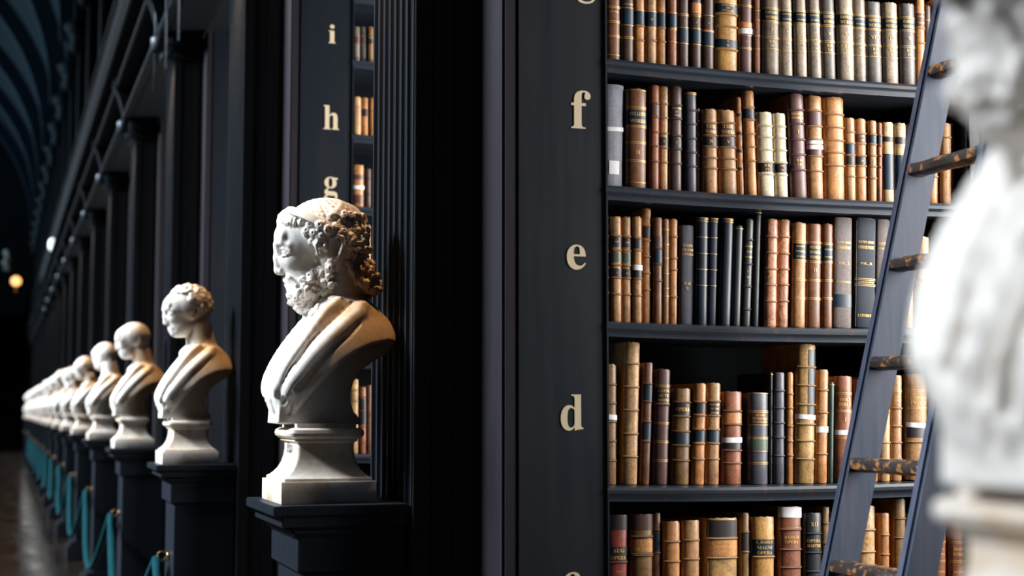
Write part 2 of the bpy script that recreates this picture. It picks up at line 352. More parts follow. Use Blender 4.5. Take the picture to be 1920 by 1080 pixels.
# ---------------------------------------------------------------- carved marble figures (signed distance volumes meshed by surface nets)
U = 0.0015                                   # metres per carving unit
def _v(*a): return np.array(a, dtype=np.float64)
class Carving:
    def __init__(s, lo, hi, step):
        s.lo = np.array(lo, float); s.h = step
        s.n = np.ceil((np.array(hi, float)-s.lo)/step).astype(int)+1
        s.ax = [(s.lo[i]+step*np.arange(s.n[i])).astype(np.float32) for i in range(3)]
        s.D = np.full(s.n, 60.0, np.float32)
        s.M = np.eye(3); s.o = np.zeros(3); s.sc = 1.0; s.sh = np.zeros(3)
    def frame(s, origin=(0,0,0), yaw=0, pitch=0, sc=1.0, sh=(0,0,0)):
        s.sc = sc; s.sh = np.array(sh, float)
        cy, sy = math.cos(yaw), math.sin(yaw); cp, sp = math.cos(pitch), math.sin(pitch)
        s.M = np.array([[cy,-sy,0],[sy,cy,0],[0,0,1]]) @ np.array([[cp,0,sp],[0,1,0],[-sp,0,cp]]); s.o = np.array(origin, float)
    def W(s, p): return s.M @ (np.array(p, float)-s.o)*s.sc + s.o + s.sh
    def block(s, c, R):
        i0 = np.maximum(0, np.floor((c-R-s.lo)/s.h).astype(int)); i1 = np.minimum(s.n, np.ceil((c+R-s.lo)/s.h).astype(int)+1)
        if (i1 <= i0).any(): return None
        sl = tuple(slice(a, b) for a, b in zip(i0, i1))
        g = [s.ax[0][sl[0]][:,None,None], s.ax[1][sl[1]][None,:,None], s.ax[2][sl[2]][None,None,:]]
        return sl, g
    def mix(s, sl, d, k, op):
        D = s.D[sl]
        if op == 'sub': d = -d
        if op == 'add':
            if k > 0:
                h = np.maximum(k-np.abs(D-d), 0)/k; r = np.minimum(D, d)-h*h*k*.25
            else: r = np.minimum(D, d)
        else:
            if k > 0:
                h = np.maximum(k-np.abs(D-d), 0)/k; r = np.maximum(D, d)+h*h*k*.25
            else: r = np.maximum(D, d)
        s.D[sl] = r
    def ell(s, c, r, k=6, op='add', rot=None, frame=True):
        r = np.array(r, float)*(s.sc if frame else 1.0); cc = s.W(c) if frame else np.array(c, float)
        b = s.block(cc, r.max()+k+6)
        if b is None: return
        sl, g = b
        M = (s.M if frame else np.eye(3))
        if rot is not None: M = M @ rot
        p = [g[0]-cc[0], g[1]-cc[1], g[2]-cc[2]]
        q = [(p[0]*M[0,i]+p[1]*M[1,i]+p[2]*M[2,i]) for i in range(3)]
        k0 = np.sqrt(sum((q[i]/r[i])**2 for i in range(3))); k1 = np.sqrt(sum((q[i]/r[i]**2)**2 for i in range(3)))+1e-6
        s.mix(sl, (k0*(k0-1)/k1).astype(np.float32), k, op)
    def cap(s, a, b, ra, rb=None, k=4, op='add', frame=True):
        rb = ra if rb is None else rb
        if frame: ra, rb = ra*s.sc, rb*s.sc
        A = s.W(a) if frame else np.array(a, float); B = s.W(b) if frame else np.array(b, float)
        m = (A+B)/2; R = np.linalg.norm(B-A)/2+max(ra, rb)+k+4
        bl = s.block(m, R)
        if bl is None: return
        sl, g = bl; d = B-A; L = max(d@d, 1e-6)
        p = [g[i]-A[i] for i in range(3)]
        t = np.clip((p[0]*d[0]+p[1]*d[1]+p[2]*d[2])/L, 0, 1)
        q = np.sqrt(sum((p[i]-t*d[i])**2 for i in range(3)))-(ra+(rb-ra)*t)
        s.mix(sl, q.astype(np.float32), k, op)
    def path(s, pts, r0, r1=None, k=4, op='add', frame=True):
        r1 = r0 if r1 is None else r1; n = len(pts)-1
        for i in range(n):
            f0, f1 = i/n, (i+1)/n
            s.cap(pts[i], pts[i+1], r0+(r1-r0)*f0, r0+(r1-r0)*f1, k, op, frame)
    def ring(s, c, nrm, R, r, k=2, op='add', frame=True):
        if frame: R, r = R*s.sc, r*s.sc
        C = s.W(c) if frame else np.array(c, float); N = (s.M @ np.array(nrm, float)) if frame else np.array(nrm, float); N = N/np.linalg.norm(N)
        bl = s.block(C, R+r+k+4)
        if bl is None: return
        sl, g = bl; p = [g[i]-C[i] for i in range(3)]
        h = p[0]*N[0]+p[1]*N[1]+p[2]*N[2]; q = np.sqrt(np.maximum(sum(x*x for x in p)-h*h, 0))-R
        s.mix(sl, (np.sqrt(q*q+h*h)-r).astype(np.float32), k, op)
    def side(s, x, z, sgn=-1):               # outermost surface point of the column that runs across the figure at (x, z)
        i = int(round((x-s.lo[0])/s.h)); j = int(round((z-s.lo[2])/s.h))
        if not (0 <= i < s.n[0] and 0 <= j < s.n[2]): return None
        col = s.D[i,:,j] < 0
        if not col.any(): return None
        w = np.nonzero(col)[0]; m = w[0] if sgn < 0 else w[-1]
        return _v(x, s.ax[1][m], z)
    def front(s, y, z):
        i = int(round((y-s.lo[1])/s.h)); j = int(round((z-s.lo[2])/s.h))
        if not (0 <= i < s.n[1] and 0 <= j < s.n[2]): return None
        col = s.D[:,i,j] < 0
        if not col.any(): return None
        return _v(s.ax[0][np.nonzero(col)[0][0]], y, z)
    def back(s, y, z):
        i = int(round((y-s.lo[1])/s.h)); j = int(round((z-s.lo[2])/s.h))
        col = s.D[:,i,j] < 0
        if not col.any(): return None
        return _v(s.ax[0][np.nonzero(col)[0][-1]], y, z)
    def grad(s, p):
        i = np.clip(np.round((p-s.lo)/s.h).astype(int), 1, s.n-2); D = s.D
        g = _v(D[i[0]+1,i[1],i[2]]-D[i[0]-1,i[1],i[2]], D[i[0],i[1]+1,i[2]]-D[i[0],i[1]-1,i[2]], D[i[0],i[1],i[2]+1]-D[i[0],i[1],i[2]-1])
        return g/(np.linalg.norm(g)+1e-6)
    def curl(s, p, R, r, rng, k=2.0, turns=1.35, tail=1.0):   # a ringlet: a tapering spiral on the surface with a loose tail
        if p is None: return
        n = s.grad(p)+rng.normal(0, .16, 3); n /= np.linalg.norm(n)
        d = np.array([.25,0,-1.0])+rng.normal(0, .35, 3); t = d-n*(d@n); t /= np.linalg.norm(t)+1e-6; b = np.cross(n, t)*(1 if rng.random() < .5 else -1)
        pts = [p+t*R*(1.3+1.1*tail)+b*R*.75-n*R*.5, p+t*R*.85+b*R*1.0-n*R*.15]
        m = 12
        for i in range(m):
            f = i/(m-1); a = math.pi*.5-f*turns*2*math.pi; q = R*(1-.70*f)
            pts.append(p+t*q*math.cos(a)+b*q*math.sin(a)+n*R*(.10+.34*f))
        s.ell(p-n*R*.2, (R*.95,)*3, 1.5, frame=False)
        s.ring(p+n*R*.42, n, R*.62, R*.17, 1.0, 'sub', False)
        s.path(pts, r*.66, r*.50, .8, 'add', False)
        s.ell(p+n*R*.55, (R*.26,)*3, .8, 'sub', frame=False)
    def poly(s, pts, half, k=0, op='add', rnd=0):         # a profile in the x-z plane with half-thickness 'half' across
        P = np.array(pts, float); x = s.ax[0][:,None].astype(np.float64); z = s.ax[2][None,:].astype(np.float64)
        d = np.full((s.n[0], s.n[2]), 1e9); sg = np.ones((s.n[0], s.n[2]))
        for i in range(len(P)):
            a, b = P[i], P[i-1]; e = b-a; wx = x-a[0]; wz = z-a[1]
            t = np.clip((wx*e[0]+wz*e[1])/max(e@e, 1e-9), 0, 1); d = np.minimum(d, (wx-e[0]*t)**2+(wz-e[1]*t)**2)
            c1 = z >= a[1]; c2 = z < b[1]; c3 = e[0]*wz > e[1]*wx
            sg = np.where((c1&c2&c3)|(~c1&~c2&~c3), -sg, sg)
        d2 = (sg*np.sqrt(d)).astype(np.float32)[:,None,:]
        dy = (np.abs(s.ax[1])-half).astype(np.float32)[None,:,None]
        q = np.minimum(np.maximum(d2+rnd, dy+rnd), 0)+np.sqrt(np.maximum(d2+rnd, 0)**2+np.maximum(dy+rnd, 0)**2)-rnd
        if op is None: return q
        s.mix((slice(None),)*3, q, k, op)
    def mesh(s, name, scale=U, relax=1):
        D = s.D; n = np.array(D.shape)
        inside = D < 0
        cnt = np.zeros(n-1, np.int8)
        for a in (0,1):
            for b in (0,1):
                for c in (0,1): cnt += inside[a:n[0]-1+a, b:n[1]-1+b, c:n[2]-1+c]
        act = np.nonzero((cnt > 0)&(cnt < 8)); m = len(act[0])
        idx = np.full(n-1, -1, np.int32); idx[act] = np.arange(m)
        base = np.stack(act, 1); acc = np.zeros((m, 3)); num = np.zeros(m)
        cor = [(a,b,c) for a in (0,1) for b in (0,1) for c in (0,1)]
        val = {c: D[base[:,0]+c[0], base[:,1]+c[1], base[:,2]+c[2]].astype(np.float64) for c in cor}
        for c in cor:
            for ax in range(3):
                if c[ax]: continue
                e = list(c); e[ax] = 1; e = tuple(e); v0, v1 = val[c], val[e]; x = (v0 < 0) != (v1 < 0)
                t = np.where(x, v0/np.where(x, v0-v1, 1), 0); p = np.tile(np.array(c, float), (m, 1)); p[:,ax] = t
                acc[x] += p[x]; num[x] += 1
        V = (base+acc/num[:,None])*s.h+s.lo
        faces = []
        for ax in range(3):
            o1, o2 = [(1,2),(2,0),(0,1)][ax]
            a = np.take(inside, range(n[ax]-1), ax); b = np.take(inside, range(1, n[ax]), ax)
            ch = np.stack(np.nonzero(a != b), 1)
            ok = (ch[:,o1] > 0)&(ch[:,o2] > 0)&(ch[:,o1] < n[o1]-1)&(ch[:,o2] < n[o2]-1); ch = ch[ok]
            d1 = np.zeros(3, int); d1[o1] = 1; d2 = np.zeros(3, int); d2[o2] = 1
            q = np.stack([idx[tuple((ch-d1-d2).T)], idx[tuple((ch-d2).T)], idx[tuple(ch.T)], idx[tuple((ch-d1).T)]], 1)
            fl = ~a[tuple(ch.T)]; q[fl] = q[fl][:,::-1]; faces.append(q)
        F = np.concatenate(faces)
        E = np.concatenate([F[:,[0,1]],F[:,[1,2]],F[:,[2,3]],F[:,[3,0]]])
        for _ in range(relax):
            S = np.zeros_like(V); c = np.zeros(m)
            np.add.at(S, E[:,0], V[E[:,1]]); np.add.at(S, E[:,1], V[E[:,0]]); np.add.at(c, E[:,0], 1); np.add.at(c, E[:,1], 1)
            V = V*.45+.55*S/np.maximum(c, 1)[:,None]
        me = bpy.data.meshes.new(name)
        me.vertices.add(m); me.vertices.foreach_set('co', (V*scale).astype(np.float32).ravel())
        me.loops.add(F.size); me.loops.foreach_set('vertex_index', F.astype(np.int32).ravel())
        me.polygons.add(len(F)); me.polygons.foreach_set('loop_start', np.arange(0, F.size, 4, dtype=np.int32))
        me.polygons.foreach_set('use_smooth', np.ones(len(F), bool)); me.update(calc_edges=True); me.validate()
        return me

def PX(x, y): return (x-600.0, 945.0-y)       # profile drawing coordinates -> carving units (x back, z up)

def carve_figure(kind, step, head_yaw=0.0, head_pitch=0.0, seed=1, head_shift=(0,0,0), deep=False):
    rng = np.random.default_rng(seed)
    S = Carving((-125,-150,138), (165,150,590), step)
    def P3(x, y, lat=0.0): a = PX(x, y); return (a[0], lat, a[1])
    # ---- torso: drapery mass, cut away below the arms, on a narrow stem
    tor = [PX(*p) for p in ((604,570),(575,606),(548,638),(530,668),(514,700),(504,725),(501,748),(505,775),(511,799),(538,799),(545,786),(555,768),(575,738),(596,711),(618,688),(642,670),(676,654),(712,646),(731,648),(735,632),(732,606),(724,582),(710,560),(694,540),(650,530))]
    A = S.poly(tor, 140, op=None, rnd=5)
    X = S.ax[0][:,None,None]; Y = S.ax[1][None,:,None]; Z = S.ax[2][None,None,:]
    c = P3(632,702); r = (150,128,142)
    q = [(X-c[0])/r[0], (Y-c[1])/r[1], (Z-c[2])/r[2]]
    k0 = np.sqrt(q[0]**2+q[1]**2+q[2]**2); k1 = np.sqrt((q[0]/r[0])**2+(q[1]/r[1])**2+(q[2]/r[2])**2)+1e-6
    e = k0*(k0-1)/k1
    def smax(a, b, k): h = np.maximum(k-np.abs(a-b), 0)/k; return np.maximum(a, b)+h*h*k*.25
    A = smax(A, e, 10)
    A = smax(A, (np.abs(Y)-42-(Z-146)*.95)*.72, 14)
    S.D = np.minimum(S.D, A.astype(np.float32))
    stem = [PX(*p) for p in ((511,799),(515,740),(560,690),(640,650),(728,640),(734,652),(718,668),(694,681),(670,699),(655,720),(649,740),(649,758),(655,776),(668,790),(668,801),(537,801))]
    S.poly(stem, 56, 4, 'add', 4)
    # ---- neck and head
    S.frame(P3(640,560), 0, 0)
    S.cap(P3(630,500), P3(652,612), 42, 50, 12)
    S.ell(P3(640,590), (70,78,34), 18)
    if kind == 'poet': S.frame(P3(632,540), head_yaw, head_pitch, 1.0, head_shift)
    else: S.frame(P3(640,400), head_yaw, head_pitch, .88, (-14,0,4))
    H = lambda x, y, lat=0.0: P3(x, y, lat)
    skull_c, skull_r = H(610,440), (80,64,70)
    S.ell(skull_c, skull_r, 0)
    S.ell(H(556,442), (42,42,46), 12)
    S.ell(H(560,478), (44,38,46), 12)
    S.ell(H(580,515), (46,38,46), 12)                      # jaw
    S.ell(H(558,540), (20,24,20), 10)                      # chin
    for s in (-1,1):
        S.ell(H(551,490,s*24), (19,13,16), 8)              # cheek bone
        S.ell(H(523,475,s*23), (15,14.5,10.5), 5, 'sub')      # eye socket
        S.ell(H(536,475.5,s*23), (12,12,8.5), 1.2)           # eye ball
        S.path([H(525,471,s*11), H(522.5,467.5,s*20), H(527,468.5,s*30), H(538,474,s*38)], 2.6, 2.2, 1.5)   # upper lid
        S.path([H(527,480,s*13), H(525,483,s*22), H(531,482,s*31), H(538,477,s*37)], 2.0, 1.6, 1.5)                     # lower lid
        S.path([H(519,461,s*5), H(518,458,s*17), H(525,457,s*28), H(537,463,s*36)], 6, 4.5, 6)       # brow
        S.ell(H(527,511,s*8.5), (8,5.5,6), 3)              # nostril wing
        S.ell(H(523,516,s*5.5), (4.5,2.6,2.6), 1, 'sub')
        S.path([H(527,509,s*13), H(540,522,s*21), H(549,536,s*24)], 2.2, 1.6, 5, 'sub')  # fold beside the mouth
    S.ell(H(525,444), (13,36,20), 8)
    for s in (-1,1): S.ell(H(555,462,s*32), (18,9,16), 12)
    S.path([H(517,461), H(518,484), H(519,505)], 6.5, 7.5, 6)
    S.ell(H(521,509), (8.5,8.5,8), 4)
    S.ell(H(546,526), (15,21,15), 7)                       # muzzle
    S.path([H(539,529,-14), H(533,527,0), H(539,529,14)], 3.2, 3.2, 3)
    S.path([H(541,536,-12), H(536,536.5,0), H(541,536,12)], 3.4, 3.4, 3)
    S.path([H(541,532.5,-17), H(532,532,0), H(541,532.5,17)], 1.2, 1.2, 1.5, 'sub')
    def ear(x, y, lat, sc=1.0):
        for s in (-1,1):
            pts = [H(x+sc*a, y+sc*b, s*(lat+c)) for a, b, c in ((-8,-6,0),(-6,-20,4),(2,-27,7),(11,-23,10),(13,-9,10),(8,7,7),(2,18,3),(-5,24,1),(-10,18,-2))]
            S.ell(H(x+2, y-3, s*(lat-2)), (12*sc,9*sc,23*sc), 3)
            S.ell(H(x+1, y-4, s*(lat+8)), (7.5*sc,8*sc,15*sc), 2, 'sub')
            S.path(pts, 4*sc, 3.6*sc, 1.5)
            S.ell(H(x-5, y+21, s*(lat+1)), (6*sc,4*sc,7*sc), 2)
    def on_skull(el, az, f=1.0):                            # el: 0 top .. 90 equator; az: 0 front, 180 back, lateral sign free
        a, b = math.radians(el), math.radians(az)
        return (skull_c[0]-skull_r[0]*f*math.sin(a)*math.cos(b), skull_c[1]-skull_r[1]*f*math.sin(a)*math.sin(b), skull_c[2]+skull_r[2]*f*math.cos(a))
    def Wp(p): return S.W(p)
    if kind == 'poet':
        # fillet around the head: a slab of a slightly larger skull
        bl = S.block(S.W(skull_c), 100); sl, g = bl
        p = [g[i]-S.W(skull_c)[i] for i in range(3)]; qq = [p[0]*S.M[0,i]+p[1]*S.M[1,i]+p[2]*S.M[2,i] for i in range(3)]
        rr = (skull_r[0]+7+8, skull_r[1]+7, skull_r[2]+6); 
        def band(): 
            sx = (qq[0]+8)/rr[0]; k = np.sqrt(sx**2+(qq[1]/rr[1])**2+(qq[2]/rr[2])**2)
            d = (k-1)*62; pl = np.abs((qq[2]-(30)) + .50*(qq[0]+40))*.9-8.5
            return np.maximum(d, pl)
        # combed waves above the fillet
        for i in range(-15, 16):
            pts = []; dl = rng.uniform(-1,1)
            for t in np.linspace(0, 1, 10):
                pts.append(on_skull(3+t*66, i*5.9+dl+5.5*math.sin(t*7+i*.55), .985))
            S.path(pts, 3.8, 4.6, 3.2)
        for i in range(-14, 15):
            pts = []; dl = rng.uniform(-2,2)
            for t in np.linspace(0, 1, 9):
                pts.append(on_skull(3+t*58, 180+i*6.4+dl+8*math.sin(t*7.5+i*.8), .99+.03*t))
            S.path(pts, 4.0, 6.2, 2.6)
        S.mix(sl, band().astype(np.float32), 2.5, 'add')
        # fringe over the brow: short wavy locks
        for i in range(-13, 14):
            y0 = i*3.45; ex = 46*(1-math.sqrt(max(0, 1-(y0/46.0)**2))); dz = abs(i)*.9; w = 2.6*math.sin(i*2.1)
            pts = [H(529+ex, 394+dz, y0), H(521+ex, 402+dz, y0+1.8), H(518.5+ex, 411+dz, y0-1.8+w*.5), H(519+ex, 419+dz+w, y0+2.6), H(522+ex, 425+dz+w, y0+4.2)]
            S.path(pts, 3.4, 2.2, 1.0)
        # temple ringlets, both sides
        for s in (-1,1):
            for (x, y, R) in ((556,418,7),(570,424,8),(585,426,8.5),(600,434,9),(606,445,7.5),(575,441,8),(590,447,8.5),(600,457,7),(563,436,7),(583,461,7.5),(596,468,7),(573,456,6.5),(588,479,6),(617,426,8),(630,432,8),(646,446,8),(649,460,8),(648,474,7.5),(646,488,7)):
                w = Wp(H(x, y)); S.curl(S.side(w[0], w[2], s), R*1.12, R*.54, rng, 1.6, 1.45, .6)
            S.path([H(580,470,s*44), H(583,484,s*43), H(588,494,s*44)], 4, 2, 2)
            # back and nape ringlets
            for j, y in enumerate(range(404, 522, 15)):
                for x in range(632-(j%2)*7, 706, 14):
                    if y > 434 and x < 645: continue
                    w = Wp(H(x+rng.uniform(-3,3), y+rng.uniform(-3,3))); p = S.side(w[0], w[2], s)
                    if p is not None: S.curl(p, rng.uniform(6.5,8.5), rng.uniform(3.8,4.8), rng, 2.5, 1.25, .2)
        S.ell(H(672,512), (30,44,40), 10); S.ell(H(690,532), (22,36,26), 8)
        for s in (-1,1):
            for pts in ([(650,494,46),(654,510,47),(664,522,45),(678,522,42)],[(662,514,46),(668,532,46),(682,542,42),(694,536,38)],[(684,500,42),(694,514,38),(692,528,38),(700,542,34)],[(676,530,44),(686,548,40),(700,552,36),(708,544,30)]):
                S.path([H(x, y, s*l) for x, y, l in pts], 5.5, 4, 2.5)
            for (x, y) in ((664,486),(680,488),(694,496),(672,504),(688,512),(702,520),(664,524),(680,534),(696,540)):
                w = Wp(H(x, y)); S.curl(S.side(w[0], w[2], s), 7.5, 4.2, rng, 2.5, 1.3, .3)
        for y in range(400, 552, 13):                         # down the back of the head
            for l in ((-14,0,14) if y < 425 else (-40,-27,-14,0,14,27,40)):
                p0 = S.W(H(690,y,l+rng.uniform(-4,4))); S.curl(S.back(p0[1], p0[2]), rng.uniform(6.5,8.5), 4.2, rng, 2.5, 1.2, .1)
        for s in (-1,1): S.ell(H(622,474,s*72), (19,18,33), 4, 'sub'); S.ell(H(616,476,s*44), (24,15,34), 6)
        ear(621,474,60,1.08)
        # beard
        S.ell(H(573,548), (35,41,38), 8); S.ell(H(584,571), (29,32,23), 8)
        for s in (-1,1):
            S.ell(H(606,520,s*36), (15,12,36), 8)
            S.path([H(534,520,s*2), H(538,524,s*12), H(548,533,s*21), H(556,545,s*27)], 5.5, 4, 2)   # moustache
            for mp in (((535,519),(539,524),(545,531),(551,540),(556,550)),((536,522),(542,530),(548,539),(551,548)),((537,524),(546,530),(556,536),(563,546))):
                q = [S.side(*[Wp(H(x, y))[c] for c in (0,2)], s) for x, y in mp]; q = [p for p in q if p is not None]
                if len(q) > 1: S.path(q, 4.2, 2.6, 1.6, 'add', False)
            for (x, y) in ((590,506),(582,514),(572,520),(562,528),(553,556),(548,562),(604,500),(610,508),(596,514),(574,530),(562,540),(556,552),(568,546),(606,520),(588,526),(600,533),(612,536),(580,540),(592,547),(606,550),(572,552),(584,560),(598,566),(612,562),(562,560),(574,572),(588,578),(602,580),(556,572),(566,582),(580,588),(594,590),(616,548)):
                w = Wp(H(x+rng.uniform(-2,2), y+rng.uniform(-2,2))); p = S.side(w[0], w[2], s)
                if p is not None: S.curl(p, rng.uniform(6.5,9), rng.uniform(3.6,4.6), rng, 1.8, 1.35, .3)
        for y in (556,568,580):
            for l in (-16,-5,6,17):
                w = Wp(H(560,y,l)); S.curl(S.front(w[1], w[2]), 6.5, 3.8, rng, 2.2, 1.3, .1)
    else:
        ear(616,470,51,.95)
        if kind in ('curly','curly2'):
            for el in range(8, 100, 13):
                nn = max(4, int(26*math.sin(math.radians(el))))
                for j in range(nn):
                    az = 360*j/nn+rng.uniform(-6,6)
                    a = az if az <= 180 else az-360
                    if el > 58 and abs(a) < 68: continue
                    if el > 84 and abs(a) < 105: continue
                    w = S.W(on_skull(el+rng.uniform(-3,3), az, .98)); n0 = w-S.W(skull_c); n0 = n0/np.linalg.norm(n0)
                    S.ring(w+n0*2, n0+rng.normal(0,.3,3), rng.uniform(7,10), rng.uniform(4.5,6), 2, 'add', False)
                    S.ell(w, (9,9,9), 3, frame=False)
            for s in (-1,1):
                S.ell(H(655,505,s*26), (26,26,30), 8)
            if kind == 'curly2':
                for s in (-1,1):
                    for (x, y) in ((640,500),(652,516),(640,530),(656,540),(628,520),(668,525),(670,505),(645,550)):
                        w = Wp(H(x, y)); p = S.side(w[0], w[2], s)
                        if p is not None: S.curl(p, 9, 5, rng)
        elif kind == 'bald':
            S.ell(H(612,436), (78,63,68), 4)
            for s in (-1,1):
                for i in range(9):
                    S.path([H(638+i*5, 460, s*(56-i*3.5)), H(640+i*5, 482, s*(53-i*3.5)), H(646+i*4, 502, s*(44-i*2.5))], 2.6, 2.2, 3)
        for s in (-1,1):                                      # ageing creases and cords of the neck
            S.path([H(528,430,s*6), H(530,428,s*20), H(538,432,s*34)], 1.4, 1.0, 3, 'sub')
            S.cap(H(612,560,s*20), H(625,600,s*26), 8, 10, 8)
    # ---- drapery folds
    S.frame()
    D0 = S.D.copy()
    def lat0(x, z, sgn):
        i = int(round((x-S.lo[0])/S.h)); j = int(round((z-S.lo[2])/S.h))
        if not (0 <= i < S.n[0] and 0 <= j < S.n[2]): return None
        c = D0[i,:,j]; w = np.nonzero(c < 0)[0]
        if len(w) == 0: return None
        m = w[0] if sgn < 0 else w[-1]; m2 = m+sgn
        t = c[m]/(c[m]-c[m2]) if 0 <= m2 < len(c) and c[m2] != c[m] else 0
        return S.ax[1][m]+sgn*S.h*t
    def fold(pts, r0, r1, k=7, op='add', sgn=-1, lift=0):
        P = [PX(*p) for p in pts]; out = []; n = len(P)
        for i in range(n-1):                                   # Catmull-Rom through the drawn points
            p0, p1, p2, p3 = P[max(i-1,0)], P[i], P[i+1], P[min(i+2,n-1)]
            for t in np.linspace(0, 1, 5)[:4 if i < n-2 else 5]:
                q = [.5*((2*p1[c])+(-p0[c]+p2[c])*t+(2*p0[c]-5*p1[c]+4*p2[c]-p3[c])*t*t+(-p0[c]+3*p1[c]-3*p2[c]+p3[c])*t**3) for c in (0,1)]
                l = lat0(q[0], q[1], sgn)
                if l is not None and abs(l) > 57: out.append([q[0], l-sgn*lift, q[1]])
        if len(out) < 3: return
        out = np.array(out); y = out[:,1].copy()
        for _ in range(3): y[1:-1] = (y[:-2]+y[1:-1]*2+y[2:])/4
        out[:,1] = y
        S.path(list(out), r0, r1, k, op, False)
    if kind in ('poet','bald','curly','curly2'):
        for s in (-1,1):
            fold([(709,537),(690,539),(661,547),(624,570),(592,598),(552,650),(523,696),(512,730)], 10, 8, 7, sgn=s, lift=2)
            fold([(701,550),(650,570),(609,604),(569,644),(535,690),(518,730)], 3.2, 4.2, 5, 'sub', sgn=s, lift=-1)
            fold([(690,566),(650,590),(612,622),(572,662),(540,708),(526,744)], 6, 7, 14, sgn=s, lift=4)
            fold([(664,592),(636,612),(604,640),(568,678),(542,714)], 6, 8, 14, sgn=s, lift=4)
            fold([(654,612),(632,634),(598,662),(562,700),(538,736)], 2.4, 5.0, 6, 'sub', sgn=s, lift=-1)
            fold([(560,650),(540,690),(526,730),(520,762)], 2, 3.6, 4, 'sub', sgn=s, lift=-1)
            fold([(516,706),(508,735),(508,770),(516,795)], 6, 6, 8, sgn=s, lift=2)
            fold([(534,764),(532,780),(534,797)], 2.2, 3.8, 3, 'sub', sgn=s)
        for (y0, z0, y1, z1, r, op) in ((-30,330,18,190,6,'add'),(-8,340,34,210,4.5,'sub'),(24,335,40,220,6,'add'),(-44,300,-6,170,4,'sub'),(-56,300,-22,170,5,'add')):
            pts = [S.front(y0+(y1-y0)*t+6*math.sin(t*4), z0+(z1-z0)*t) for t in np.linspace(0, 1, 7)]
            pts = [p for p in pts if p is not None]
            if len(pts) > 1: S.path(pts, r, r*.8, 5, op, False)
    if deep:                                                 # a heavier, deeply channelled mantle
        fold([(700,560),(650,590),(612,630),(592,680),(588,720)], 4, 9, 6, 'sub', lift=-2)
        fold([(668,560),(622,596),(586,640),(566,690),(560,740)], 4, 8, 6, 'sub', lift=-1)
        fold([(716,590),(670,620),(640,650)], 5, 8, 6, 'sub', lift=-2)
        for (y0, z0, y1, z1, r) in ((-70,330,-34,190,7),(-40,350,-8,200,6)):
            pts = [p for p in (S.front(y0+(y1-y0)*t, z0+(z1-z0)*t) for t in np.linspace(0, 1, 7)) if p is not None]
            if len(pts) > 1: S.path(pts, r*.6, r, 6, 'sub', False)
    return S.mesh('carved_figure', U, 1)
# ---------------------------------------------------------------- books
HUE = dict(tan=(180,136,90), ltan=(206,166,118), orange=(193,135,80), brown=(124,80,52), dbrown=(78,54,47), rbrown=(150,92,64), purple=(104,72,70), grey=(128,117,105), lgrey=(160,146,128), dgrey=(94,90,88),
           slate=(78,80,94), navy=(16,34,56), black=(24,30,38), vellum=(228,216,186), pink=(200,142,108), olive=(138,104,60), gold=(206,158,88), box=(146,150,164), straw=(188,152,96), grn=(40,70,62), cgrey=(118,108,108), red=(150,66,54), cream=(196,172,134))
LAB = dict(n=(14,44,64), k=(44,36,40), r=(96,50,44), e=(74,92,78), o=(206,138,84), m=(88,58,56))
band_me = mesh('band', [(x, -.5*math.sqrt(max(0,1-4*x*x))*1.0-(.5 if 0 < j < 4 else 0), z) for x in np.linspace(-.5,.5,11) for j, z in enumerate((-.5,-.3,0,.3,.5))], [(i*5+j, i*5+j+1, (i+1)*5+j+1, (i+1)*5+j) for i in range(10) for j in range(4)], True)
def spine_y(x, w, b): u = min(1.0, abs(2*x/w)); return -b*math.sqrt(max(0.0, 1-u*u*.97))
def strip(w, b, z0, z1, off, n=10, wrap=1.0):
    V = []; F = []
    for i in range(n+1):
        x = (i/n-.5)*w*wrap; y = spine_y(x, w, b)-off
        V += [(x*(1+off/w*2), y, z0), (x*(1+off/w*2), y, z1)]
    for i in range(n): F.append((2*i, 2*i+2, 2*i+3, 2*i+1))
    return V, F
def spine_text(lines, w, b, z0, z1, off=.0016, fill=.76):
    V = []; F = []; n = len(lines); hgt = (z1-z0)/n
    for i, s in enumerate(lines):
        if not s: continue
        P, T = text_shape(s); lo = P.min(0); hi = P.max(0); sc = min(fill*w/(hi[0]-lo[0]), 1.5*hgt*.62/(hi[1]-lo[1])); sz = min(hgt*.62/(hi[1]-lo[1]), sc*1.9)
        sz = min(sz, (.0050 if w < .045 else .0105)/(hi[1]-lo[1])); sc = min(sc, sz*1.1)
        zc = z1-hgt*(i+.5); m = len(V)
        for p in P: x = (p[0]-(lo[0]+hi[0])/2)*sc; V.append((x, spine_y(x, w, b)-off, zc+(p[1]-(lo[1]+hi[1])/2)*sz))
        F += [tuple(a+m for a in f) for f in T]
    return V, F
BOOKS = {}
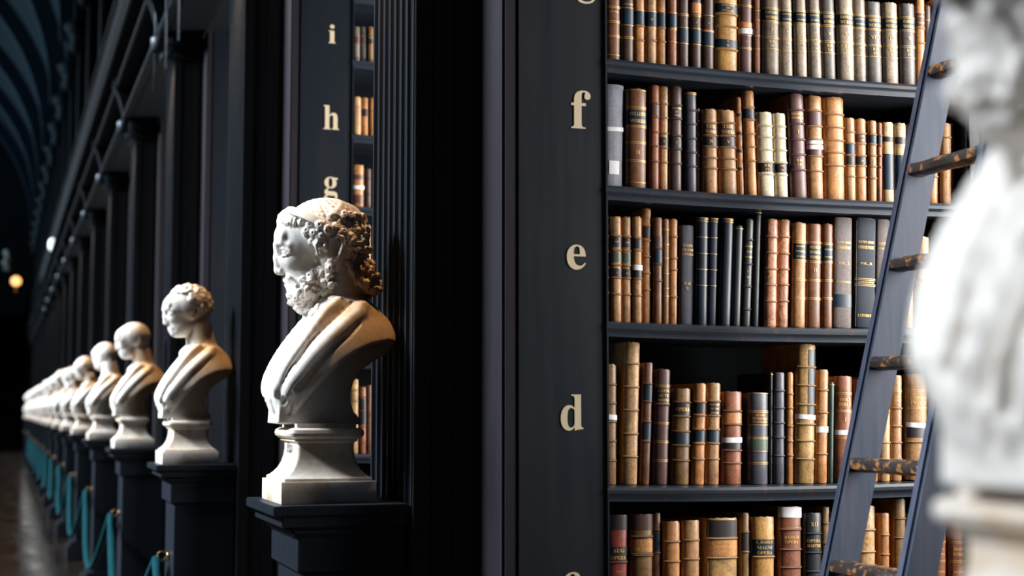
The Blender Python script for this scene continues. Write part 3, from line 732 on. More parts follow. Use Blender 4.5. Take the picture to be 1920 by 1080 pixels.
def build_book(label, w, h, col, feats, depth, base, tilt, worn, cloth, group, zf, rag):
    t = thing('book', label, 'book', base, group); t.rotation_euler = (0, tilt, 0)
    b = min(.016, w*.26) if not cloth else min(.008, w*.15)
    lv = lin(HUE[col]) if isinstance(col, str) else lin(col); kind = 'cloth' if cloth else 'leather'
    # cover: boards and rounded spine
    prof = [(-w/2, depth), (-w/2, .006)]+[(x, spine_y(x, w*.985, b)) for x in np.linspace(-w*.4925, w*.4925, 13)]+[(w/2, .006), (w/2, depth)]
    zz = [0, .003, h*.25, h*.5, h*.75, h-.006, h-.002]; V = []; F = []; n = len(prof)
    for j, z in enumerate(zz):
        for i, (x, y) in enumerate(prof):
            e = (1.5e-3 if j in (0, len(zz)-1) else 0); sp = 2 <= i < n-2
            dz = (rnd.uniform(-rag, rag*.4) if (j == len(zz)-1 and sp) else 0)+(.0018*math.cos((i-n/2)/n*3.0) if (j == len(zz)-1 and sp) else 0)
            V.append((x*(1-e/w*1.2) , y+(e if sp else 0), z+dz))
    for j in range(len(zz)-1):
        for i in range(n-1): F.append((j*n+i, j*n+i+1, (j+1)*n+i+1, (j+1)*n+i))
    m0 = len(V); inner = [(-w/2+.003, depth), (-w/2+.003, .008), (0, .004-b*.6), (w/2-.003, .008), (w/2-.003, depth)]   # inside lip of the cover at head
    top = (len(zz)-1)*n
    for x, y in inner: V.append((x, y, h-.006))
    F += [(top, m0, m0+1, top+1), (top+1, m0+1, m0+2, top+8), (top+n-2, top+n-3, top+8, m0+2, m0+3), (top+n-1, top+n-2, m0+3, m0+4)]
    F[-3] = tuple([m0+1, m0+2]+[top+k for k in range(8, 0, -1)]); F[-2] = tuple([m0+2, m0+3]+[top+k for k in range(n-2, 7, -1)])
    me = mesh('cover', V, F, True); c = link('cover', me, kind, t); c.color = (*lv, worn)
    if cloth is False: me.set_sharp_from_angle(angle=math.radians(50))
    pg = box((-w/2+.0035, -b*.45, .003), (w/2-.0035, depth-.004, h-.009)); link('page_block', pg, 'pages', t)
    gV, gF, tV, tF = [], [], [], []
    def gl(z, th=.0013):
        v, f = strip(w, b, z-th/2, z+th/2, .0011); k = len(gV); gV.extend(v); gF.extend([tuple(a+k for a in q) for q in f])
    for ft in feats:
        c0, r = ft[0], ft[1:]; txt = None
        if '=' in r: r, txt = r.split('=', 1)
        a = [zf(float(q)) for q in r.split(':')]
        if c0 == 'b':
            o = link('band', band_me, kind, t, (0, -b*.06, a[0])); o.scale = (w*.995, b*1.0+.0035, .0075); o.scale[1] = 2*(b+.0026)*.62; o.location[1] = 0; o.scale = (w*.99, (b+.0028)*1.0, .008); o.color = (*[q*.72 for q in lv], worn)
        elif c0 == 'g': gl(a[0])
        elif c0 == 'G': gl(a[0]-.0022); gl(a[0]+.0022)
        elif c0 in LAB:
            v, f = strip(w, b, a[1], a[0], .0007, 10, .985); o = link('title_label', mesh('title_label', v, f, True), 'leather', t); o.color = (*lin(LAB[c0]), .25)
        elif c0 == 'w':
            v, f = strip(w*1.004, b, a[1], a[0], .0018, 12, 1.0); tl = rnd.uniform(-.003,.003); v = [(x, y, z+x/w*tl) for x, y, z in v]; link('paper_slip', mesh('paper_slip', v, f, True), 'paper', t)
        elif c0 == 'N':                                        # what is left of a dark title patch, on the right half of the spine
            v, f = strip(w, b, a[1], a[0], .0009, 8, .44); v = [(x+w*.26, spine_y(x+w*.26, w, b)-.0012, z+rnd.uniform(-.002,.002)) for x, y, z in v]
            o = link('title_label', mesh('title_label', v, f, True), 'leather', t); o.color = (*lin((36,46,56)), .5); txt = None
        elif c0 == 'W':
            v, f = strip(w, b, a[1], a[0], .0012, 6, .52); link('shelfmark_label', mesh('shelfmark_label', v, f, True), 'paper', t)
        if txt:
            v, f = spine_text(txt.split('|'), w, b, a[1], a[0]); k = len(tV); tV.extend(v); tF.extend([tuple(q+k for q in p) for p in f])
    if gV: o = link('gilt_tooling', mesh('gilt_tooling', gV, gF, True), 'gilt', t); o['kind'] = 'stuff'
    if tV: o = link('gilt_lettering', mesh('gilt_lettering', tV, tF), 'gilt', t); o['kind'] = 'stuff'
    return t

def shelf_row(case_k, shelf, zoom, rows, where, first=0, x01=(1.566,2.752), ybk=.022, group=None):
    ox, oy, s = zoom; yc = Y0+BAY*case_k; Yb = yc-HALF+ybk; zs = SHELF_Z[shelf]
    for i, (tl, tr, bl, br, ty, col, desc, feats) in enumerate(rows):
        cloth = desc.startswith('*'); desc = desc.lstrip('*')
        X = lambda zx, py: at(ox+zx/s, py, Yb)
        pyb = 105
        for _ in range(3):                                  # bottom pixel row of the shelf under the book
            x_mid = X((bl+br)/2, pyb)[0]; zb = zs+sag(x_mid, *x01); d = (x_mid-EYE[0])*0
            v = np.array((x_mid, Yb, zb))-EYE; pyb = 540-FPX*(v@_U)/(v@_F)
        x0, x1 = X(bl, pyb)[0], X(br, pyb)[0]; pyt = oy+ty/s; t0, t1 = X(tl, pyt), X(tr, pyt)
        lo_, hi_ = x01[0]+.010, x01[1]-.010
        x0, x1 = max(x0, lo_), min(x1, hi_); t0[0], t1[0] = max(t0[0], lo_), min(t1[0], hi_)
        zb = zs+max(sag(x0, *x01), sag(x1, *x01), sag(x_mid, *x01))+.0004
        zt = (t0[2]+t1[2])/2; h = min(zt-zb, SHELF_Z[shelf+1]-.043-zb-.013); w = ((x1-x0)+(t1[0]-t0[0]))/2*.94
        tilt = math.atan2(((t0[0]+t1[0])-(x0+x1))/2, h)
        zf = lambda zy: at(ox+(bl+br)/2/s, oy+zy/s, Yb)[2]-zb
        yj = rnd.uniform(0, .012)
        lab = '%s, %s from left on %s' % (desc, ORD[first+i], where)
        worn = .15 if cloth else {'dbrown':.6,'pink':.95,'straw':.8,'slate':.5,'vellum':.35,'gold':.6,'ltan':.6}.get(col, .6)
        build_book(lab, w, h/max(.5, math.cos(tilt)), col, feats.split() if isinstance(feats, str) else feats, rnd.uniform(.16,.22), ((x0+x1)/2, Yb+.016+yj, zb+abs(math.sin(tilt))*w/2+.0006), tilt, worn, cloth, group or 'old books on the shelves', zf, .0006 if cloth else .0022)

ZA=(1120,0,5.0526); ZB=(1460,0,4.174); ZC=(1120,130,4.321); ZD=(1460,140,4.321); ZE=(1120,370,4.0); ZF=(1400,380,4.153); ZG=(1120,610,3.374); ZH=(1440,630,3.6); ZI=(1120,900,5.0526); ZJ=(1440,900,4.0); ZK=(500,0,2.7)
T = lambda s: s.replace('_', ' ')
def R(*a): return a
# shelf g of the nearest bookcase
g_ = 'shelf g'
shelf_row(0, 5, ZA, [
 R(100,240,100,240,-170,'brown','brown calf book with gilt double lines','G60 G200 G338 g515 t85:165=LOCKE|I'),
 R(246,366,246,366,-160,'dbrown','dark brown book with navy panel','n80:220 g68 g232 G350 t10:60=WORKS'),
 R(371,477,371,477,-165,'orange','orange tan book with navy panel','n95:220 g88 b232 b370'),
 R(481,590,481,590,-155,'tan','tan brown book with navy panel','n105:240 g98 g255 b372 t130:220=III'),
 R(592,688,592,688,-158,'orange','russet book with navy panel','n105:240 b250 b382'),
 R(690,779,690,779,-150,'rbrown','red brown book with navy panel','n125:260 g112 G265 g388'),
 R(783,898,783,898,-140,'dbrown','blackish brown book with low navy panel','n265:390 G130 g252 g402 t160:215=I'),
 R(900,1010,900,1010,-142,'dbrown','dark brown book with reddish head','n280:400 G140 g265 g415 o20:120 t185:230=S'),
 R(1012,1132,1012,1132,-135,'dbrown','dusky brown book with copper line','n300:420 g140 o276:296 g432 t190:240=3'),
 R(1137,1366,1137,1366,-150,'gold','thick yellow calf book with two navy labels','n30:110=AURELIUS|DE|CIVITATE n370:445=V|II b128 b245 b465 g22 g118'),
 R(1370,1503,1370,1503,-120,'purple','purple brown book with white paper slip','w258:312 G45 o200:250 g325 G448 t350:420=I'),
 R(1506,1582,1506,1582,-118,'rbrown','narrow red brown book','g90 g180 g330 g455'),
 ], g_)
hw = []
for i, (a, b2_, c, d, ty, lt) in enumerate(((-118,22,-112,28,-60,0),(33,133,37,148,-56,0),(136,236,150,254,-52,0),(232,340,257,362,-48,0),(344,462,364,476,-44,1),(460,602,482,612,-38,0),(598,705,616,716,-32,0),(703,835,720,848,0,1),(838,960,851,975,10,0),(962,1090,979,1096,22,1))):
    k = i*8.2; hw.append(R(a,b2_,c,d,ty,'dgrey' if lt else ('lgrey' if i%3 else 'grey'),('dark' if lt else 'pale')+' grey volume of the navy-labelled set',('n%d:%d=HAWKER\'S|WORKS' % (75+k,155+k)+' G%d G%d G%d g%d t%d:%d=%s t%d:%d=B.b.|1%d.' % (66+k,166+k,292+k,380+k,195+k,265+k,['I','II','III','IV','V','VI','VII','VIII','IX','X'][i],305+k,372+k,i)).split()))
shelf_row(0, 5, ZB, hw, g_, 12, group='grey ten-volume set')
shelf_row(0, 5, ZB, [R(1092,1168,1100,1172,-90,'orange','orange calf book with purple label','m100:200=EDWIN|VERSES g90 b215 b330'), R(1170,1226,1178,1232,30,'dbrown','short dark book beside the ladder','g150'), R(1236,1330,1244,1338,-20,'tan','tan book behind the ladder','b150 b330'), R(1400,1440,1405,1445,-30,'lgrey','pale book right of the ladder','b150')], g_, 22)
# shelf f
f_ = 'shelf f'
shelf_row(0, 4, ZC, [
 R(90,249,77,236,112,'box','*grey cloth book box with white tape','w460:495 W735:845'),
 R(252,428,250,424,150,'brown','wide brown book with navy label','n330:445=FULLER\'S|WORKS G308 G460 G592 G740 g165 g915 t640:700=II'),
 R(443,519,438,516,118,'rbrown','tall slim russet book','b270 b382 b505 b617 b742 m284:372'),
 R(523,599,519,597,128,'tan','tall slim tan book with dark panel','b272 b384 b512 b630 b748 k545:612=F'),
 R(607,716,603,713,128,'dbrown','tall dark brown book','b284 b395 b532 b640 b758 k296:382=ESSAYS|BY|THE k548:630=F'),
 R(726,827,732,828,178,'slate','blotched slate blue book','b326 b438 b556 b668 b782 G190'),
 R(830,862,836,868,305,'rbrown','very narrow russet book','b410 b520 b600 b690 b800'),
 R(866,986,871,996,315,'tan','tan book with brown and dark labels','m440:525=THE|WORKS k545:620=N b430 b533 b626 b715 b800'),
 R(990,1136,1006,1162,325,'tan','wider tan book with two dark labels','m440:530=THE|WORKS k550:625=V b433 b538 b632 b725 b810'),
 R(1150,1194,1168,1222,215,'orange','slim tan book with black bands','k350:375 k500:522 k645:668 k790:812'),
 R(1192,1295,1224,1322,138,'orange','tall orange calf book with navy label','n320:395=I b305 b405 b520 b625 b738'),
 R(1302,1440,1326,1463,340,'vellum','white vellum book with dark label','k760:830=B.b.|17. b455 b548 b650 b750 b850'),
 R(1444,1550,1466,1574,350,'vellum','narrower white vellum book with dark label','k760:835=B.b.|18. b460 b555 b655 b755 b855'),
 ], f_)
shelf_row(0, 4, ZD, [
 R(80,220,116,254,145,'purple','purple brown book with gilt title','t305:370=BROOKE\'S|WORKS b288 b400 b528 b650 b775 g282 g406 t440:490=I t680:745=B.b.|14.'),
 R(236,372,257,387,158,'tan','tan book with doubled white slip','m300:412 w532:562 w570:604 m606:655 b290 b418 b525 b660 b780'),
 R(380,553,393,565,160,'orange','widest orange tan ribbed book','b320 b425 b530 b630 b735'),
 R(561,643,571,655,342,'tan','short tan book with dark labels','n555:640 k660:725 b460 b550 b648 b735 b820'),
 R(647,746,660,751,348,'orange','short orange book with purple label','m475:545=LAW|OF k660:725=II b470 b552 b650 b735 b825'),
 R(750,822,757,820,365,'tan','short narrow tan book with navy label','n490:550 b480 b560 b652 b740 b835'),
 R(826,860,824,862,382,'rbrown','very narrow short russet book','n500:555 b490 b570 b655 b745'),
 R(864,960,872,966,378,'cream','worn cream and black book','n640:930 k500:540'),
 R(964,1060,972,1066,385,'cream','worn cream book touching the ladder','n650:930 k505:560'),
 R(1066,1150,1076,1160,392,'brown','brown book behind the ladder','b500 b600'),
 R(1166,1236,1166,1238,380,'tan','tan book hidden behind the ladder','b500 b700'),
 R(1244,1330,1246,1330,400,'orange','orange book just right of the ladder','b520 b640 b820'),
 R(1336,1424,1336,1424,390,'tan','stained tan book before the upright','b505 b640'),
 R(1430,1528,1430,1530,388,'brown','brown gilt book against the upright','G395 b500 b585 t515:570=LAW'),
 ], f_, 13)
# shelf e
e_ = 'shelf e'
shelf_row(0, 3, ZE, [
 R(68,110,70,118,128,'orange','slim orange book cut by the panel edge','k290:360 e410:480 k530:592 b285 b402 b520 b600 b715'),
 R(115,200,121,200,138,'tan','tan book with black and green labels','k292:370=OP e412:485 k532:598=I b285 b395 b505 b602 b725'),
 R(205,281,206,280,138,'tan','tan book of the green-labelled set','k300:372=OP e415:488 k535:600=II b290 b398 b508 b604 b726'),
 R(284,354,283,355,140,'tan','tan book with white slip','k308:382 w505:545 k548:600 b302 b395 b610 b735'),
 R(361,432,358,430,35,'orange','tallest orange book','k215:300 b205 b318 b440 b565 b690'),
 R(438,507,436,502,145,'brown','mottled brown book with blue green label','n392:490 m290:385 b380 b500 b625'),
 R(510,560,509,557,155,'olive','narrow speckled brown book','g240 g350 g455 g570 g680 g740'),
 R(565,633,562,628,155,'orange','speckled orange book','b290 b452 b540 b745'),
 R(640,760,636,748,205,'slate','*slate grey cloth book with gilt title','t345:440=IOHN|MILTON|OPERA t625:700=B.d.|9.'),
 R(757,854,753,838,148,'navy','navy book with gilt head','G158 g178 g298 g420 g540 g660'),
 R(857,941,842,925,150,'navy','second navy book with gilt head','G160 g180 g300 g422 g542 g662'),
 R(944,1046,929,1012,155,'navy','third navy book with gilt head','G165 g185'),
 R(1052,1126,1034,1098,205,'black','broken black book with bare page edge','g230'),
 R(1130,1205,1102,1176,158,'black','black book with white shelfmark','b315 b498 b668 b840 t345:465=ECTION|AND|GARIS t530:620=C.|14.'),
 R(1212,1262,1190,1242,95,'black','thin dark book standing back in the gap','g110'),
 ], e_)
shelf_row(0, 3, ZF, [
 R(168,272,162,250,124,'pink','pinkish book blotched purple','b265 b390 b515 b640 b770'),
 R(276,377,262,355,127,'pink','second pinkish blotched book','b263 b393 b515 b637 b765'),
 R(381,489,370,477,152,'tan','tan book with navy title label','n320:440=BISHOP|BEVERIDGE|WORKS G305 G452 G600 G745'),
 R(493,611,482,603,160,'brown','mottled brown book with navy title label','n328:445=BISHOP|BEVERIDGE|WORKS G310 G460 G605 G748 t505:545=II'),
 R(615,701,609,694,160,'brown','slimmer mottled brown book with navy label','n335:452=BISHOP|WORKS G320 G462 G605 G745'),
 R(704,858,702,851,100,'cgrey','*tall grey cloth book with faded lettering','t290:370=MATTHEW_HENRY\'S|COMMENTARY t455:490=VOL._I. t605:630=ILLUSTRATED_EDITION n715:815'),
 R(862,1038,858,1020,110,'navy','*tall blue black cloth book with gilt lettering','t290:370=MATTHEW_HENRY\'S|COMMENTARY t460:495=VOL._II. G600 t612:634=ILLUSTRATED_EDITION G644 t865:900=LONDON'),
 R(1042,1150,1024,1140,110,'cgrey','*grey cloth book half hidden by the ladder','t300:375=MATTHEW|COMMENTARY'),
 R(1158,1250,1146,1240,260,'tan','tan book behind the ladder','b400 b600'),
 R(1256,1337,1252,1336,250,'ltan','light tan book right of the ladder','G785 b600'),
 R(1342,1448,1342,1448,262,'ltan','light tan book before the white bust','G780 b600'),
 ], e_, 15)
# shelf d
d_ = 'shelf d'
shelf_row(0, 2, ZG, [
 R(55,144,55,138,245,'olive','golden brown book with white slip at panel','w566:598 b375 b495 b612 b735 b860'),
 R(191,293,172,275,85,'ltan','tallest mottled tan ribbed book','b243 b392 b540 b690 b835'),
 R(312,375,288,350,235,'brown','dark brown book with blue labels','n375:478 n620:722 b370 b485 b612 b738'),
 R(386,490,370,465,278,'purple','purple brown book with black label','k402:490=LATIN|ACTS|SERMONES G385 G500 b505 G622 G740 G860'),
 R(497,615,482,607,400,'olive','speckled olive tan book','k500:568=OPERA n685:756 b490 b580 b675 b765 b860'),
 R(627,711,613,694,368,'orange','orange tan book with two dark labels','k495:560 n670:740 b488 b572 b662 b752 b850'),
 R(716,804,702,794,365,'tan','tan book with dark title label','k490:570=HISTORY|OF_THE|TIMES n668:745 b482 b575 b662 b750 b850'),
 R(808,942,808,937,418,'rbrown','reddish book with white slip','o556:622 w712:745 k748:785 b545 b630 b795 b875'),
 R(970,1096,966,1097,425,'slate','blue grey book with gilt lines','m560:625=STATE|ENTERPRISE|IN_ENGLAND G548 g632 G715 e722:790 g798 G875 g432'),
 R(1118,1136,1116,1134,298,'black','very thin black book','g310'),
 R(1140,1212,1138,1209,298,'slate','glossy dark purple blue book','b415 b525 b620 b712 b828'),
 R(1216,1261,1217,1259,297,'orange','very narrow orange book','b435 b525 b640 b735 b825'),
 ], d_)
shelf_row(0, 2, ZH, [
 R(202,346,197,328,58,'straw','tall tattered straw coloured book','b213 b337 b467 b600 b712 b835 N92:208 N222:330=VIT|OPE N345:455 N475:532 w534:566'),
 R(350,430,337,419,228,'orange','orange book with white slip','w614:655 b368 b520 b800'),
 R(440,474,432,466,310,'grn','thin dark green book','g330'),
 R(480,600,474,592,272,'rbrown','red brown bible with white slip','t415:480=HOLY|BIBLE G390 G510 w638:672 t540:590=I G690'),
 R(610,690,600,680,300,'brown','brown book behind the ladder','b400 b500'),
 R(694,768,690,764,280,'tan','tan book behind the ladder','b400 b600'),
 R(774,848,772,848,268,'ltan','pale tan book right of the ladder','b378 G505 G612 b722 b835'),
 R(856,934,856,934,265,'tan','tan bible between pale tan books','G372 t400:450=HOLY|BIBLE b490 b612 b722 b835'),
 R(946,1094,944,1094,260,'tan','wide tan prayer book with white slip','G372 G490 t405:470=COMMON|PRAYER w590:622 k624:690 b720'),
 R(1104,1180,1104,1180,300,'brown','brown book behind the near ladder stile','b420 b600'),
 R(1250,1330,1250,1330,320,'dbrown','dark book at the right of the ladder','b420 b600'),
 ], d_, 12)
# shelf c
c_ = 'shelf c'
shelf_row(0, 1, ZI, [
 R(100,315,100,300,335,'red','torn red book with dark label','k640:775=AUG|OPERA g790 k340:480 b785 t860:909=TOM|V'),
 R(320,545,320,545,325,'olive','wide olive brown book','o565:690=STILLIN|WORKS b540 b705 m330:480 b720'),
 R(562,634,562,634,318,'brown','slim brown book with blue label','n490:690 b480 b700'),
 R(642,811,642,811,395,'orange','orange tan ribbed book','b590 b778'),
 R(820,994,820,994,385,'tan','dusky tan ribbed book','b575 b755'),
 R(1046,1358,1046,1358,362,'straw','thickest mottled folio with pale label','k385:545 o580:725=S_THOMASII|SERMONES|ANGELICA b560 b745'),
 R(1392,1470,1392,1470,315,'olive','slim book with sideways title','b500 b690 k510:680'),
 R(1484,1708,1484,1708,350,'gold','tan folio with navy label','n570:720=S_BASILII|MAGNI|OPERA G555 b735'),
 ], c_)
shelf_row(0, 1, ZJ, [
 R(92,266,94,272,202,'rbrown','brown folio with torn white head','w206:284 b375 t415:485=BASILII|OPERA b525 b660 G368'),
 R(282,424,284,424,248,'black','dark grey folio','b405 b548 b690 t300:370=XII t440:515=OPERA|MARTYRI'),
 R(432,492,432,492,205,'olive','olive book touching the ladder','b330 b480'),
 R(500,600,500,600,240,'brown','brown book behind the ladder','b400 b540'),
 R(606,690,606,690,215,'tan','tan book behind the ladder','b400 b540'),
 R(700,836,700,844,195,'ltan','pale tan folio right of the ladder','b380 b545 t420:490=SERM|OF_SS'),
 R(872,942,872,946,250,'orange','slim orange book between the stiles','b418 b565'),
 R(976,1070,976,1070,125,'olive','tall speckled book at the near stile','b295 b440'),
 R(1080,1180,1080,1180,260,'brown','brown book behind the near stile','b400 b560'),
 R(1186,1274,1186,1274,300,'tan','tan book behind the near stile','b470 b620'),
 R(1284,1370,1282,1370,305,'rbrown','tan bible right of the near stile','G470 t505:580=HOLY|BIBLE G615 t680:710=DERRY'),
 R(1388,1522,1388,1522,320,'rbrown','wider tan bible before the upright','G472 t505:580=HOLY|BIBLE G615 t680:710=DERRY'),
 ], c_, 8)
# next section beyond the upright, mostly behind the near bust
for sh, nm, ty in ((5,'g',40),(4,'f',215),(3,'e',430),(2,'d',715),(1,'c',985)):
    zz = (0,0,1.0)
    shelf_row(0, sh, zz, [R(1842,1868,1842,1868,ty,'lgrey' if sh == 5 else 'rbrown','book past the upright','G%d' % (ty+60)), R(1870,1898,1870,1898,ty+6,'tan','tan book past the upright','b%d b%d' % (ty+50,ty+90)), R(1900,1922,1900,1922,ty+2,'brown','brown book past the upright','b%d b%d' % (ty+50,ty+90))], 'shelf %s beyond the upright' % nm, 0, (2.80,4.0))
# second bookcase: the slice that shows beside the fluted pilaster
far_ = 'of the second bookcase'
def far_row(shelf, zoom, rows, nm): shelf_row(1, shelf, zoom, rows, nm+' '+far_, 0)
far_row(8, ZK, [R(484,512,484,512,-130,'tan','tan book','b-20'), R(515,545,515,545,-130,'ltan','light tan book','b-20')], 'the shelf above i')
far_row(7, ZK, [R(443,476,443,476,130,'grey','grey tan book','m180:215 b170 b290'), R(478,511,478,511,130,'dgrey','darker grey book','m185:215 b170 b290'), R(513,545,513,545,132,'olive','olive book','k195:220 b180 b300')], 'shelf i')
far_row(6, ZK, [R(439,482,439,482,488,'ltan','light tan book','b540'), R(485,520,485,520,490,'orange','orange book with black label','k548:585'), R(523,560,523,560,492,'orange','orange book at pilaster','b560')], 'shelf h')
far_row(5, ZK, [R(431,498,431,498,832,'orange','orange book with white slip','m883:908 w938:956 r985:1030'), R(502,534,502,534,850,'dbrown','dark brown book','b900 b980'), R(536,566,536,566,850,'brown','brown book','b900')], 'shelf g')
far_row(4, ZK, [R(428,470,428,470,1130,'tan','tan book behind the bust','b1200'), R(476,498,476,498,1130,'rbrown','russet book','b1180 b1250'), R(500,532,500,532,1135,'tan','tan book','b1190 b1260')], 'shelf f')
far_row(3, ZK, [R(426,470,426,470,1530,'tan','tan book behind the bust','b1600'), R(474,530,474,530,1520,'brown','brown book behind the bust','b1600')], 'shelf e')
far_row(2, ZK, [R(408,470,408,470,1920,'straw','cream and tan ribbed book','b1975 b2030 b2100 b2180'), R(474,508,474,508,1960,'rbrown','russet ribbed book','k2020:2150 b2010 b2080 b2160 b2240'), R(510,540,510,540,1950,'brown','brown book','b2100')], 'shelf d')
# ---------------------------------------------------------------- pedestals, marble busts, ropes
def build_pedestal(yc, label):
    t = thing('pedestal', label, 'pedestal', (.90,yc,0), 'wooden pedestals under the busts'); X1 = 1.066
    part('plinth', (.70,yc-.25,0), (X1,yc+.25,.16), 'wood', t, .008)
    part('base_moulding', (.73,yc-.235,.16), (X1,yc+.235,.20), 'wood', t, .012)
    part('shaft', (.785,yc-.20,.20), (X1,yc+.20,1.165), 'wood', t, .004)
    part('neck', (.765,yc-.212,1.165), (X1,yc+.212,1.262), 'wood', t, .003)
    part('moulding', (.745,yc-.222,1.262), (X1,yc+.222,1.286), 'wood', t, .008)
    part('frieze', (.718,yc-.228,1.286), (X1,yc+.228,1.318), 'wood', t, .003)
    part('top_slab', (.693,yc-.238,1.318), (X1,yc+.238,1.345), 'wood', t, .003)
    ey = link('rope_hook', tube([(.022*math.cos(a), 0, .022*math.sin(a)) for a in np.linspace(0, 2*math.pi, 13)], .006, 6), 'brass', t, (.750-.90, 0, .90))
    link('hook_plate', lathe([(.022,0),(.022,.006),(.012,.01)], 12), 'brass', ey, (.03,0,0)).rotation_euler = (0, -math.pi/2, 0)
    return t
ped0 = build_pedestal(Y0, 'dark wooden pedestal carrying the bearded bust')
for k in range(1, 17):
    p = copy_tree(ped0, (.90,Y0+BAY*k,0)); p['label'] = 'dark wooden pedestal under the %s marble bust beyond the ladder alcove' % ORD[k]
p = copy_tree(ped0, (.90,Y0-BAY,0)); p['label'] = 'dark wooden pedestal under the blurred bust nearest the camera'

def square_loft(prof, name, rc=.25):          # rounded-square rings (half x, half y, z)
    V = []; F = []; ring = []
    for k in range(4):
        for j in range(5):
            a = math.pi/2*(k+j/4); ring.append((math.cos(a), math.sin(a), (1,1) if k == 0 else (-1,1) if k == 1 else (-1,-1) if k == 2 else (1,-1)))
    n = len(ring)
    for hx, hy, z, c in prof:
        for ca, sa, (sx, sy) in ring: V.append((sx*(hx-c)+c*ca, sy*(hy-c)+c*sa, z))
    for i in range(len(prof)-1):
        for k in range(n): F.append((i*n+k, i*n+(k+1)%n, (i+1)*n+(k+1)%n, (i+1)*n+k))
    F.append(tuple(range(n-1,-1,-1))); F.append(tuple((len(prof)-1)*n+k for k in range(n)))
    me = mesh(name, V, F, True)
    me.set_sharp_from_angle(angle=math.radians(30)); return me
def sq(h, z, c=.004, e=.024): return (h, h+e, z, c)
socle_me = square_loft([sq(.124,.060),sq(.124,.068),sq(.116,.072),sq(.107,.080,.006),sq(.097,.092,.008),sq(.089,.108,.01),sq(.084,.126,.012),sq(.081,.146,.012),sq(.081,.164,.012),sq(.084,.168,.006),sq(.090,.170,.006),sq(.090,.176,.006),sq(.096,.178,.01),sq(.105,.184,.02),sq(.108,.192,.024),sq(.105,.201,.02),sq(.096,.206,.012),sq(.086,.207,.006),sq(.086,.219,.006)], 'socle')
block_me = square_loft([sq(.133,0,.003),sq(.134,.002,.003),sq(.134,.058,.003),sq(.133,.060,.003)], 'base_block')
tablet_me = prism([(-.055,-.036),(.055,-.036),(.055,.036),(-.055,.036)], 'x', -.006, .004)
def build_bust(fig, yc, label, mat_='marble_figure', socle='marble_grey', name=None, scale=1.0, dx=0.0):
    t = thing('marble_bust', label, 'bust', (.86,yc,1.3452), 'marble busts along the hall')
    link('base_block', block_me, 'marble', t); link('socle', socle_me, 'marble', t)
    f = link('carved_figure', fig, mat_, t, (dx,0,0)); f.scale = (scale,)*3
    return t
fig_poet = carve_figure('poet', 1.5, -.08, 0.0, 3)
fig_curly = carve_figure('curly', 2.2, .16, 0.0, 5)
fig_bald = carve_figure('bald', 2.6, .05, 0.0, 6)
fig_turned = carve_figure('bald', 3.0, -.75, .05, 7)
fig_curly2 = carve_figure('curly2', 3.2, -.1, 0.0, 8)
fig_near = carve_figure('poet', 2.4, .1, .0, 9, (-36,0,-16), True)
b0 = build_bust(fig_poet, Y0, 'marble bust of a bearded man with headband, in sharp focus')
V, F = text_shape('Plato'); lo = V.min(0); hi = V.max(0); s_ = .085/(hi[0]-lo[0])
vv = [(-.0955, -(v[0]-(lo[0]+hi[0])/2)*s_, (v[1])*s_*1.15) for v in V]
ins = link('inscription', mesh('inscription', vv, F), mat('engraved_black', (.03,.03,.032), .7), b0, (.0125,0,.137)); ins['label'] = 'black engraved name on the socle front'
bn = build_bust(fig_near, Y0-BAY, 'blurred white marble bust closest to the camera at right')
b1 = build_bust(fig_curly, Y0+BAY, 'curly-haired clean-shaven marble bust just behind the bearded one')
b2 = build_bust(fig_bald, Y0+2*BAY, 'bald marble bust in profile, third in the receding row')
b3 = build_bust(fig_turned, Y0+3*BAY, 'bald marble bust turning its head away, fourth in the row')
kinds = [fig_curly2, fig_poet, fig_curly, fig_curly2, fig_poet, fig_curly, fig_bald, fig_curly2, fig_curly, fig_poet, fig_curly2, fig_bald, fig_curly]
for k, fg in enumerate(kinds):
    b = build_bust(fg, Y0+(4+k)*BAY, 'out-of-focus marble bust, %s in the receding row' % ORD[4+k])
    f_ = [c for c in b.children if c.name.startswith('carved')][0]; q = rnd.uniform(.9,1.0); f_.scale = (q,q,q); f_.location.z = .217*(1-q)
fn = [c for c in bn.children if c.name.startswith('carved')][0]; fn.scale = (.88,.8,1.0); fn.location.x = .022; fn.location.z = -.028
for c in bn.children:
    if c.name.startswith(('socle','base_block')): c.scale = (.95,.84,.872); c.location.x = .02
# ropes slung from pedestal to pedestal
for k in range(-1, 12):
    ya, yb = Y0+BAY*k, Y0+BAY*(k+1); pts = []
    for j in range(25):
        t = j/24; pts.append((.722-.05*math.sin(math.pi*t), ya+.012+(yb-ya-.024)*t, .885-.50*4*t*(1-t)*(.72+.28*4*t*(1-t))))
    o = link('barrier_rope', tube(pts, .021, 8), 'rope')
    nm = 'behind the blurred near bust' if k < 0 else 'between the %s and %s pedestals of the row' % (ORD[k], ORD[k+1])
    tag(o, 'teal barrier rope hanging '+nm, 'rope', 'teal barrier ropes')

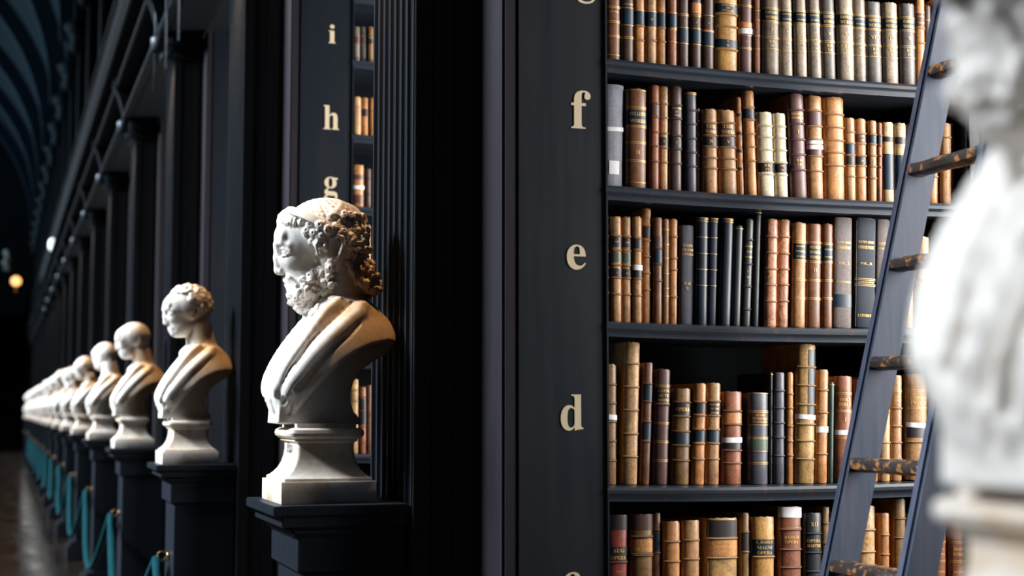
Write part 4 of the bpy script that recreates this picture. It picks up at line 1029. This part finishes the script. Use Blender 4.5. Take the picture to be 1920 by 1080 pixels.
# ---------------------------------------------------------------- ladder leaning into the alcove
LS = .2508
def ladder_x(z): return 2.064+(z-1.173)*LS
L_ = thing('ladder', 'worn dark blue wooden library ladder leaning before the books', 'ladder', (ladder_x(0),3.34,0)); lp = np.array(L_.location)
zt = 3.55
for y0, y1 in ((3.50,3.537),(3.150,3.187)):
    pr = [(ladder_x(0),0),(ladder_x(0)+.102,0),(ladder_x(zt)+.102,zt),(ladder_x(zt),zt)]
    me = prism([(x-lp[0], z) for x, z in pr], 'y', y0-lp[1], y1-lp[1]); bm = bmesh.new(); bm.from_mesh(me)
    bmesh.ops.bevel(bm, geom=[e for e in bm.edges if abs(e.verts[0].co.z-e.verts[1].co.z) > 1], offset=.008, segments=3, affect='EDGES'); bm.to_mesh(me); bm.free()
    link('stile', me, 'ladder', L_)
zs = [at(x, y, 3.5)[2] for x, y in ((1735,134),(1702,318),(1665,497),(1632,682),(1592,872),(1556,1064))]
zs = [zs[0]+.283*k for k in (3,2,1)]+zs+[zs[-1]-.283*k for k in (1,2,3,4)]
sec = [(-.032,.004),(-.028,.014),(-.016,.019),(.016,.019),(.028,.014),(.032,.002),(.028,-.013),(.010,-.018),(-.014,-.018),(-.029,-.010)]
for z in zs:
    if z < .1: continue
    x = ladder_x(z)+.040-lp[0]
    me = prism([(x+a, z+b) for a, b in sec], 'y', 3.185-lp[1], 3.502-lp[1], 12, lambda v: [v[0]+rnd.uniform(-.0012,.0012), v[1], v[2]+rnd.uniform(-.0014,.0014)], True)
    link('rung', me, 'rung', L_)

# ---------------------------------------------------------------- small lights of the far end
glow = mat('lamp_glass', (1,.8,.5), .4); gb = glow.node_tree.nodes['Principled BSDF']; gb.inputs['Emission Color'].default_value = (1,.50,.16,1); gb.inputs['Emission Strength'].default_value = 2.2
def globe_lamp(px, py, r, m, label):
    p = at(px, py, YF-1.15); t = thing('globe_lamp', label, 'lamp', (p[0],p[1],6.46)); h = p[2]-6.46
    link('lamp_base', lathe([(.10,0.0),(.10,.03),(.03,.06),(.03,h-r*.9)], 10), 'brass', t); link('globe', lathe([(r*math.sin(a), -r*math.cos(a)) for a in np.linspace(.15, math.pi-.02, 10)], 14), m, t, (0,0,h))
globe_lamp(30,527,.2,glow,'warm glowing lamp on the far end gallery')

white = mat('white_lamp_glass', (.9,.95,1), .3); wb = white.node_tree.nodes['Principled BSDF']; wb.inputs['Emission Color'].default_value = (.85,.95,1,1); wb.inputs['Emission Strength'].default_value = 1.2
t = thing('gallery_lamp', 'small white lamp on the gallery edge far along the hall', 'lamp', (.93,33.0,4.842))
link('lamp_base', lathe([(.06,0),(.06,.02),(.02,.04),(.02,.14)], 10), 'brass', t); link('lamp_glass', lathe([(.02,.12),(.07,.18),(.085,.27),(.07,.36),(.02,.41)], 12), white, t)
stand = thing('bust_stand', 'dark stand on the far end gallery rail', 'stand', (.03,YF-1.15,6.46)); part('shaft', (-.12,YF-1.28,6.46), (.18,YF-1.02,7.32), 'dark', stand, .01); part('top_slab', (-.15,YF-1.3,7.32), (.21,YF-1.0,7.36), 'dark', stand, .005)
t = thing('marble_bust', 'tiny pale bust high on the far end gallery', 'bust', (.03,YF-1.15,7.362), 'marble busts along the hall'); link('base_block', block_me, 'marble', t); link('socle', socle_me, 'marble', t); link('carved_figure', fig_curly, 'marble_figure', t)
